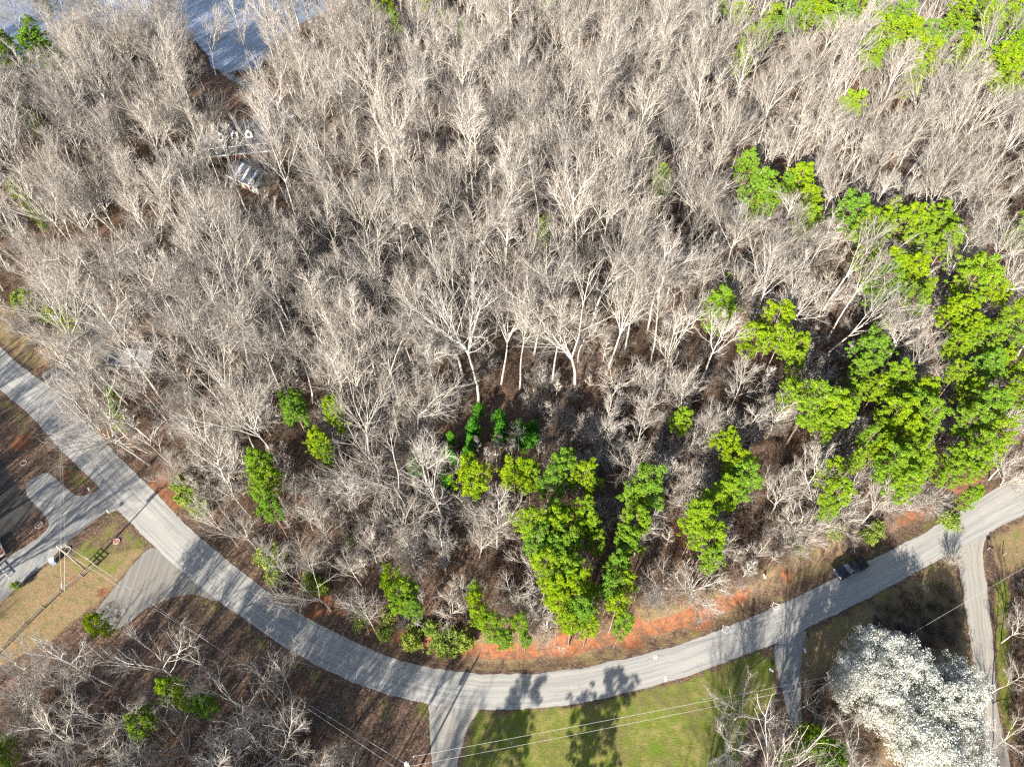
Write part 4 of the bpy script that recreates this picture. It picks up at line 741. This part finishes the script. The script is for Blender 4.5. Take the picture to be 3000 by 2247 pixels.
for s in (-1, 1):
    for x0, x1 in ((-.75, .05), (.12, .95)):
        bm = MB(); quad(bm, [(x0, s * .862, 1.22), (x1, s * .862, 1.22), (min(x1, .55), s * .765, 1.72), (x0 + (.1 if x0 < 0 else 0), s * .765, 1.72)]); done('side_window', bm, M['glass'], tr)
    bm = MB(); bx(bm, (.95, s * 1.08, 1.3), (.16, .24, .18)); done('wing_mirror', bm, M['chrome'], tr, .03)
    bm = MB(); bx(bm, (2.83, s * .72, .88), (.1, .34, .22)); done('headlight', bm, M['lamp'], tr, .02)
    bm = MB(); bx(bm, (-2.86, s * .86, .92), (.06, .16, .34)); done('tail_light', bm, M['redlamp'], tr)
    bm = MB(); cyl(bm, (-.5, s * 1.02, .42), (1.0, s * 1.02, .42), .05); done('side_step', bm, M['chrome'], tr)
    bm = MB(); bx(bm, (.1, s * .985, 1.0), (.16, .02, .04)); done('door_handle', bm, M['chrome'], tr)
    for x in (-1.85, 1.85):
        bm = MB(); cyl(bm, (x, s * .74, .36), (x, s * 1.0, .36), .40, 24); w = done('wheel', bm, M['tyre'], tr, .03)
        bm = MB(); cyl(bm, (x, s * .95, .36), (x, s * 1.015, .36), .25, 16); done('rim', bm, M['chrome'], w)
bm = MB()
for k in range(4): bx(bm, (2.885, 0, .66 + k * .09), (.05, 1.05, .045))
bx(bm, (2.87, 0, .79), (.04, 1.15, .4)); done('grille', bm, M['chrome'], tr)
bm = MB(); bx(bm, (2.95, 0, .48), (.16, 1.85, .2)); bx(bm, (-2.93, 0, .48), (.14, 1.85, .2)); done('bumper', bm, M['chrome'], tr, .03)
bm = MB(); bx(bm, (-1.9, 0, 1.19), (1.7, 1.6, .02)); 
for y in (-.86, .86): bx(bm, (-1.88, y, 1.21), (1.86, .1, .05))
bx(bm, (-2.79, 0, 1.21), (.08, 1.6, .05)); done('bed_cover', bm, simple('bed_black', (.02, .02, .022), .7), tr)
# houses
def house(name, label, px, py, w, d, rot, wh, rh, roofm, wallm, dorm=0, porch=False, chim=True, strips=0, cat='house'):
    x, y = G(px, py); hs = empty(name, (x, y, 0), rot); tag(hs, label, cat)
    bm = MB(); bx(bm, (0, 0, wh / 2), (w, d, wh)); prism2 = [(-d / 2, wh), (d / 2, wh), (0, wh + rh * .93)]
    for sx in (-1, 1):
        v = [bm.verts.new((sx * w / 2, a, z)) for a, z in prism2]; bm.faces.new(v)
    done('wall', bm, wallm, hs)
    ov = .5; bm = MB(); tk = .18; sl = rh / (d / 2)
    for sy in (-1, 1):
        e = [(-w / 2 - ov, 0, wh + rh), (w / 2 + ov, 0, wh + rh), (w / 2 + ov, sy * (d / 2 + ov), wh - sl * ov), (-w / 2 - ov, sy * (d / 2 + ov), wh - sl * ov)]
        lo = [bm.verts.new(q) for q in e]; hi = [bm.verts.new((q[0], q[1], q[2] + tk)) for q in e]
        bm.faces.new(lo); bm.faces.new(hi[::-1])
        for i in range(4): bm.faces.new((lo[i], lo[(i + 1) % 4], hi[(i + 1) % 4], hi[i]))
    rf = done('roof', bm, roofm, hs)
    bm = MB()
    for sy in (-1, 1): bx(bm, (0, sy * (d / 2 + ov + .06), wh - sl * ov + .06), (w + 2 * ov, .14, .26))
    done('gutter', bm, M['white'], rf)
    if chim: bm = MB(); bx(bm, (w * .32, d * .12, wh + rh * .9), (.9, .7, 2.2)); done('chimney', bm, M['brick'], rf)
    for i in range(max(2, int(w / 3.5))):
        x = -w / 2 + (i + .5) * w / max(2, int(w / 3.5)); bm = MB()
        bx(bm, (x, -d / 2 - .03, wh * .55), (1.1, .06, 1.4)); wn = done('window', bm, M['white'], hs); bm = MB(); bx(bm, (x, -d / 2 - .065, wh * .55), (.86, .03, 1.16)); done('pane', bm, M['glass'], wn)
    for k in range(dorm):
        x = (k - (dorm - 1) / 2) * 3.5; bm = MB(); zb = wh + rh * .25; bx(bm, (x, -d * .25, zb + .75), (1.7, d * .3, 1.7))
        v = [bm.verts.new((x + a, -d * .4 + .001 - .0, z)) for a, z in ((-.85, zb + 1.6), (.85, zb + 1.6), (0, zb + 2.4))]; bm.faces.new(v); dm = done('dormer', bm, M['white'], hs)
        bm = MB()
        for s in (-1, 1): quad(bm, [(x, -d * .4 - .2, zb + 2.5), (x + s * 1.05, -d * .4 - .2, zb + 1.55), (x + s * 1.05, -d * .05, zb + 1.55), (x, -d * .05, zb + 2.5)])
        done('dormer_roof', bm, roofm, dm); bm = MB(); bx(bm, (x, -d * .4 - .02, zb + .85), (.8, .05, 1.1)); done('pane', bm, M['glass'], dm)
    if porch:
        bm = MB(); quad(bm, [(-w / 2, -d / 2 - .55, wh - .3), (w / 2, -d / 2 - .55, wh - .3), (w / 2, -d / 2 - 3, wh - 1.), (-w / 2, -d / 2 - 3, wh - 1.)]); done('porch_roof', bm, roofm, hs)
        bm = MB(); bx(bm, (0, -d / 2 - 3.05, wh - 1.05), (w, .15, .3)); done('porch_beam', bm, M['white'], hs)
        for i in range(6): bm = MB(); bx(bm, (-w / 2 + .3 + i * (w - .6) / 5, -d / 2 - 2.9, (wh - 1.2) / 2), (.2, .2, wh - 1.2)); done('porch_post', bm, M['white'], hs)
    for k in range(strips):
        x = (k - 1) * 2.6; bm = MB(); quad(bm, [(x - .35, -.2, wh + rh + tk + .03 - sl * .2), (x + .35, -.2, wh + rh + tk + .03 - sl * .2), (x + .35, -d / 2 - .3, wh + tk + .03 - sl * .3), (x - .35, -d / 2 - .3, wh + tk + .03 - sl * .3)]); done('roof_strip', bm, M['bluemetal'], rf)
    bm = MB(); bx(bm, (.8, -d / 2 - .04, 1.05), (1., .08, 2.1)); done('door', bm, M['brick'], hs)
    return hs
house('house', 'two storey house with three white dormers on a dark roof among bare trees', 712, 440, 17, 9, R(10), 4.6, 3.6, M['shingle'], M['brick'], 3, True)
house('garage', 'dark roofed garage with pale blue roof strips below the dormered house', 752, 535, 9.5, 7.5, R(-32), 2.8, 1.9, M['shingle'], M['siding'], 0, False, False, 3, 'garage')
house('small_house', 'low grey roofed house with white gutter behind the left trees', 412, 1062, 8, 5, R(-7), 2.7, 1.3, M['shingle2'], M['siding'], chim=False)
house('pale_house', 'pale grey roofed house half hidden left of the right hand pine clump', 2160, 650, 11, 7, R(16), 3., 2., M['shingle2'], M['siding'])
house('blue_shed', 'small bluish roofed building under the pine clump at the right', 2545, 880, 6, 4.5, R(12), 2.6, 1.2, M['bluemetal'], M['siding'], chim=False, cat='shed')
sheet('parking_pad', [(600, 500), (690, 470), (730, 500), (745, 590), (690, 620), (600, 590)], .02, M['gravel2'], .15, 'grey parking pad beside the garage')
x, y = G(848, 345); cr_ = empty('parked_boat', (x, y, .1), R(-35)); tag(cr_, 'white and blue boat parked at the end of the pale path', 'boat')
bm = MB(); prism(bm, [(-2.6, .5), (-2.6, 1.), (2.6, 1.15), (3.1, 1.1), (2.2, .45)], -.95, .95)
for v in bm.verts:
    if v.co.x > 2: v.co.y *= .35
done('hull', bm, M['white'], cr_, .05); bm = MB(); bx(bm, (-.6, 0, 1.12), (3., 1.3, .14)); done('deck', bm, M['bluemetal'], cr_); bm = MB(); bx(bm, (.6, 0, 1.45), (.1, 1.2, .5)); done('windscreen', bm, M['glass'], cr_)
bm = MB(); bx(bm, (0, 0, .4), (5., .12, .12)); cyl(bm, (-.8, -1.05, .3), (-.8, 1.05, .3), .3); done('trailer', bm, M['grey'], cr_)
# split rail fence
fp = [(283, 1658), (243, 1689), (182, 1735), (132, 1782), (82, 1830), (35, 1880), (-20, 1935)]; FG = [G(*q) for q in fp]; FG = [(245 and G(262, 1640))] + FG
fe = empty('split_rail_fence', (FG[1][0], FG[1][1], 0)); tag(fe, 'weathered split rail fence running across the leafy lawn', 'fence'); o0 = Vector((FG[1][0], FG[1][1], 0))
for i, q in enumerate(FG):
    p = Vector((q[0], q[1], 0)) - o0; bm = MB(); cyl(bm, p + Vector((0, 0, -.2)), p + Vector((0, 0, 1.15)), .09, 8); done('post', bm, M['wood'], fe)
    if i:
        pp = Vector((FG[i - 1][0], FG[i - 1][1], 0)) - o0
        for z in (.35, .68, 1.0): bm = MB(); cyl(bm, pp + Vector((0, 0, z + random.uniform(-.04, .04))), p + Vector((0, 0, z + random.uniform(-.04, .04))), .06, 6); done('rail', bm, M['wood'], fe)
# utility poles
def upole(px, py, h, az, label, tank='grey', guy=None, tz=True, arm=True):
    x, y = G(px, py, h); e = empty('utility_pole', (x, y, gz(x, y))); tag(e, label, 'utility pole')
    bm = MB(); cyl(bm, (0, 0, -.3), (0, 0, h), .17, 12, .11); done('pole', bm, M['polewood'], e, smooth=True); dx, dy = math.cos(az), math.sin(az)
    if arm:
        bm = MB(); bx(bm, (0, 0, h - .45), (2.3, .12, .14), az); done('crossarm', bm, M['wood'], e)
        for s in (-1.05, 0, 1.05): bm = MB(); cyl(bm, (dx * s, dy * s, h - .38 if s else h), (dx * s, dy * s, h - .12 if s else h + .2), .07, 8, .04); done('insulator', bm, M['white'], e)
    if tz: bm = MB(); cyl(bm, (-dy * .45, dx * .45, h - 2.1), (-dy * .45, dx * .45, h - 1.15), .3, 14); cyl(bm, (-dy * .45, dx * .45, h - 1.15), (-dy * .45, dx * .45, h - 1.0), .1, 8); done('transformer', bm, M[tank], e, .03)
    if guy:
        g = G(*guy); gl = Vector((g[0] - x, g[1] - y, 0)); bm = MB(); cyl(bm, (0, 0, h - .6), gl, .015, 5); gw = done('guy_wire', bm, M['wire'], e)
        d_ = (Vector((0, 0, h - .6)) - gl).normalized(); bm = MB(); cyl(bm, gl, gl + d_ * 2., .06, 8); done('guard', bm, M['white'], gw)
        bm = MB(); cyl(bm, (0, 0, h - 2.2), gl + Vector((.35, .1, 0)), .02, 5); done('guy_wire', bm, M['wire'], e)
    return Vector((x, y, h)), (dx, dy)
P1 = upole(167, 1600, 8.8, R(20), 'tall wooden utility pole with crossarm beside the split rail fence', guy=(181, 1735)); P2 = upole(1196, 2238, 8.5, R(60), 'utility pole with pale transformer at the bottom edge', 'white'); P3 = upole(146, 920, 8, R(-30), 'utility pole with blue transformer at the left lawn', 'bluebin', arm=False); P4 = upole(2440, 1990, 8.5, R(110), 'utility pole among the blossom branches', tz=False)
def wire(a, b_, sag, label, r=.014):
    n = 24; pts = [a.lerp(b_, i / (n - 1)) - Vector((0, 0, sag * 4 * (i / (n - 1)) * (1 - i / (n - 1)))) for i in range(n)]
    V, F = tubes(np.array([[tuple(p) for p in pts]]), np.full((1, n), r), 5); o = link('power_line', arrays_mesh('power_line', V, F, [M['wire']])); tag(o, label, 'power line', 'overhead lines')
def off(P, s, dz=-.2): return P[0] + Vector((P[1][0] * s, P[1][1] * s, dz))
wire(off(P1, 1.05), off(P2, -1.05), 1., 'upper overhead line crossing the striped verge to the bottom pole'); wire(off(P1, 0, -1.6), off(P2, 0, -1.4), 1.2, 'lower overhead line crossing the striped verge to the bottom pole')
wire(off(P1, 1.05), off(P3, .1, -.3), .8, 'overhead line crossing the junction, the thinner left one'); wire(off(P1, 0, -1.), off(P3, 0, -1.), 1., 'overhead line crossing the junction beside the thinner one')
q = G(-90, 1850, 8.); wire(off(P1, -1.05), Vector((q[0], q[1], 8.)), .5, 'overhead line running down left from the fence pole')
q = G(-60, 880, 8); wire(off(P3, 0, -.2), Vector((q[0], q[1], 8)), .4, 'upper overhead line over the left lawn'); wire(off(P3, .1, -1.), Vector((q[0], q[1], 7.)), .4, 'lower overhead line over the left lawn')
wire(off(P2, 1.05), off(P4, .5), .7, 'upper overhead line above the green lawn'); wire(off(P2, 0, -1.4), off(P4, 0, -1.4), .9, 'lower overhead line above the green lawn')
q = G(3080, 1615, 8); wire(off(P4, 0), Vector((q[0], q[1], 8)), .6, 'overhead line passing over the gravel drive')
# small roadside things
def mailbox(px, py, col, label, h=1.05, face=0.):
    x, y = G(px, py); e = empty('mailbox', (x, y, gz(x, y)), face); tag(e, label, 'mailbox'); bm = MB(); bx(bm, (0, 0, h / 2), (.1, .1, h)); done('post', bm, M['wood'], e)
    bm = MB(); prism(bm, [(-.26, h), (.26, h), (.26, h + .16), (.18, h + .27), (0, h + .31), (-.18, h + .27), (-.26, h + .16)], -.32, .32)
    for v in bm.verts: v.co.x *= .5
    done('box', bm, M[col], e); bm = MB(); bx(bm, (.15, .1, h + .3), (.02, .05, .2)); done('flag', bm, M['redlamp'], e)
mailbox(326, 1508, 'white', 'white mailbox on the grass corner at the junction', face=.8); mailbox(270, 1443, 'white', 'pale mailbox at the tip of the dark verge', face=.6); mailbox(2360, 1868, 'black', 'black mailbox at the paved driveway by the road')
mailbox(2354, 1910, 'white', 'small white box beside the paved driveway, below the black mailbox', .6); mailbox(2256, 1966, 'white', 'white box on the lawn left of the paved driveway', .6, .8); mailbox(2232, 1698, 'white', 'white marker box on the leafy bank above the road', .4); mailbox(2892, 1610, 'black', 'dark mailbox at the mouth of the gravel drive', 1.05, 1.); mailbox(227, 1196, 'white', 'white mailbox on the verge across the left road', 1., .7); mailbox(236, 1206, 'white', 'second white mailbox next to its twin on the left verge', 1., .7)
x, y = G(2937, 1628); bm = MB(); cyl(bm, (0, 0, 0), (0, 0, 1.4), .07, 8, .06); bx(bm, (0, 0, 1.38), (.2, .2, .04)); o = done('fence_post', bm, M['wood'], None); o.location = (x, y, 0); tag(o, 'dark wooden post on the dry grass right of the gravel drive', 'post')
x, y = G(160, 1648); e = empty('rubbish_bin', (x, y, 0), .5); tag(e, 'blue wheeled bin on the verge below the utility pole', 'bin'); bm = MB(); bx(bm, (0, 0, .5), (.62, .7, 1.), 0, -.12); done('bin', bm, M['bluebin'], e, .03); bm = MB(); bx(bm, (0, 0, 1.05), (.74, .84, .08)); done('lid', bm, M['white'], e, .02)
for a, b_, r, lab in ((70, 1357, .52, 'stone ring on the dark lawn, highest of three'), (115, 1538, .6, 'pale stone ring beside the side road'), (196, 1612, .62, 'stone ring round bare soil behind the utility pole')):
    x, y = G(a, b_); e = empty('tree_ring', (x, y, .0)); tag(e, lab, 'stone ring', 'stone rings on the lawn'); bm = MB(); n = 26
    for i in range(n): q = i * 2 * math.pi / n; bx(bm, (math.cos(q) * r, math.sin(q) * r, .07), (.09, r * 6.28 / n * .93, .16), q)
    done('edging', bm, M['stone'], e); bm = MB(); cyl(bm, (0, 0, 0), (0, 0, .04), r - .04, 22); done('soil', bm, M['brick'] if r < .55 else M['brush'], e)
x, y = G(342, 1586); e = empty('flower_ring', (x, y, 0)); tag(e, 'small round bed of reddish soil on the olive lawn', 'flower bed'); bm = MB(); cyl(bm, (0, 0, 0), (0, 0, .08), .42, 18, .36); done('soil', bm, M['redfloor'], e, .02)
bm = MB()
for i in range(16): q = i * .3927; bx(bm, (math.cos(q) * .47, math.sin(q) * .47, .06), (.1, .15, .12), q)
done('edging', bm, M['stone'], e)
x, y = G(-18, 1625); e = empty('flat_trailer', (x, y, .0), R(42)); tag(e, 'red floored flat trailer with pale rim at the left edge', 'trailer'); bm = MB(); bx(bm, (0, 0, .7), (3.2, 3.4, .14)); done('deck', bm, M['redfloor'], e); bm = MB()
for a, s in (((1.65, 0), (.12, 3.5)), ((-1.65, 0), (.12, 3.5)), ((0, 1.75), (3.3, .12)), ((0, -1.75), (3.3, .12))): bx(bm, (*a, .85), (*s, .34))
done('rim', bm, M['grey'], e, .03)
for s in (-1, 1): bm = MB(); cyl(bm, (0, s * 1.82, .35), (0, s * 2.0, .35), .35, 18); done('wheel', bm, M['tyre'], e)
x, y = G(10, 1670); bm = MB(); cyl(bm, (-1., .8, .5), (1.5, -1.2, .5), .08, 8); cyl(bm, (-1., .8, 0), (-1., .8, .6), .07, 8); cyl(bm, (1.5, -1.2, 0), (1.5, -1.2, .6), .07, 8); o = done('barrier_rail', bm, M['grey'], None); o.location = (x, y, 0); tag(o, 'grey horizontal pipe rail at the left edge of the side road', 'barrier')
x, y = G(58, 1722); plant(BUSH[0], 'shrub', x, y, 1.5, .7, label='small dark round shrub between the side road and fence', cat='shrub')
for i, (a, b_) in enumerate([(188, 1388), (60, 1260), (1480, 1905)][:1]):
    x, y = G(a, b_); plant(SHRUBBY[0], 'bare_shrub', x, y, 2.0, .8, label='low reddish shrub on the dark verge by the junction', cat='bare shrub')
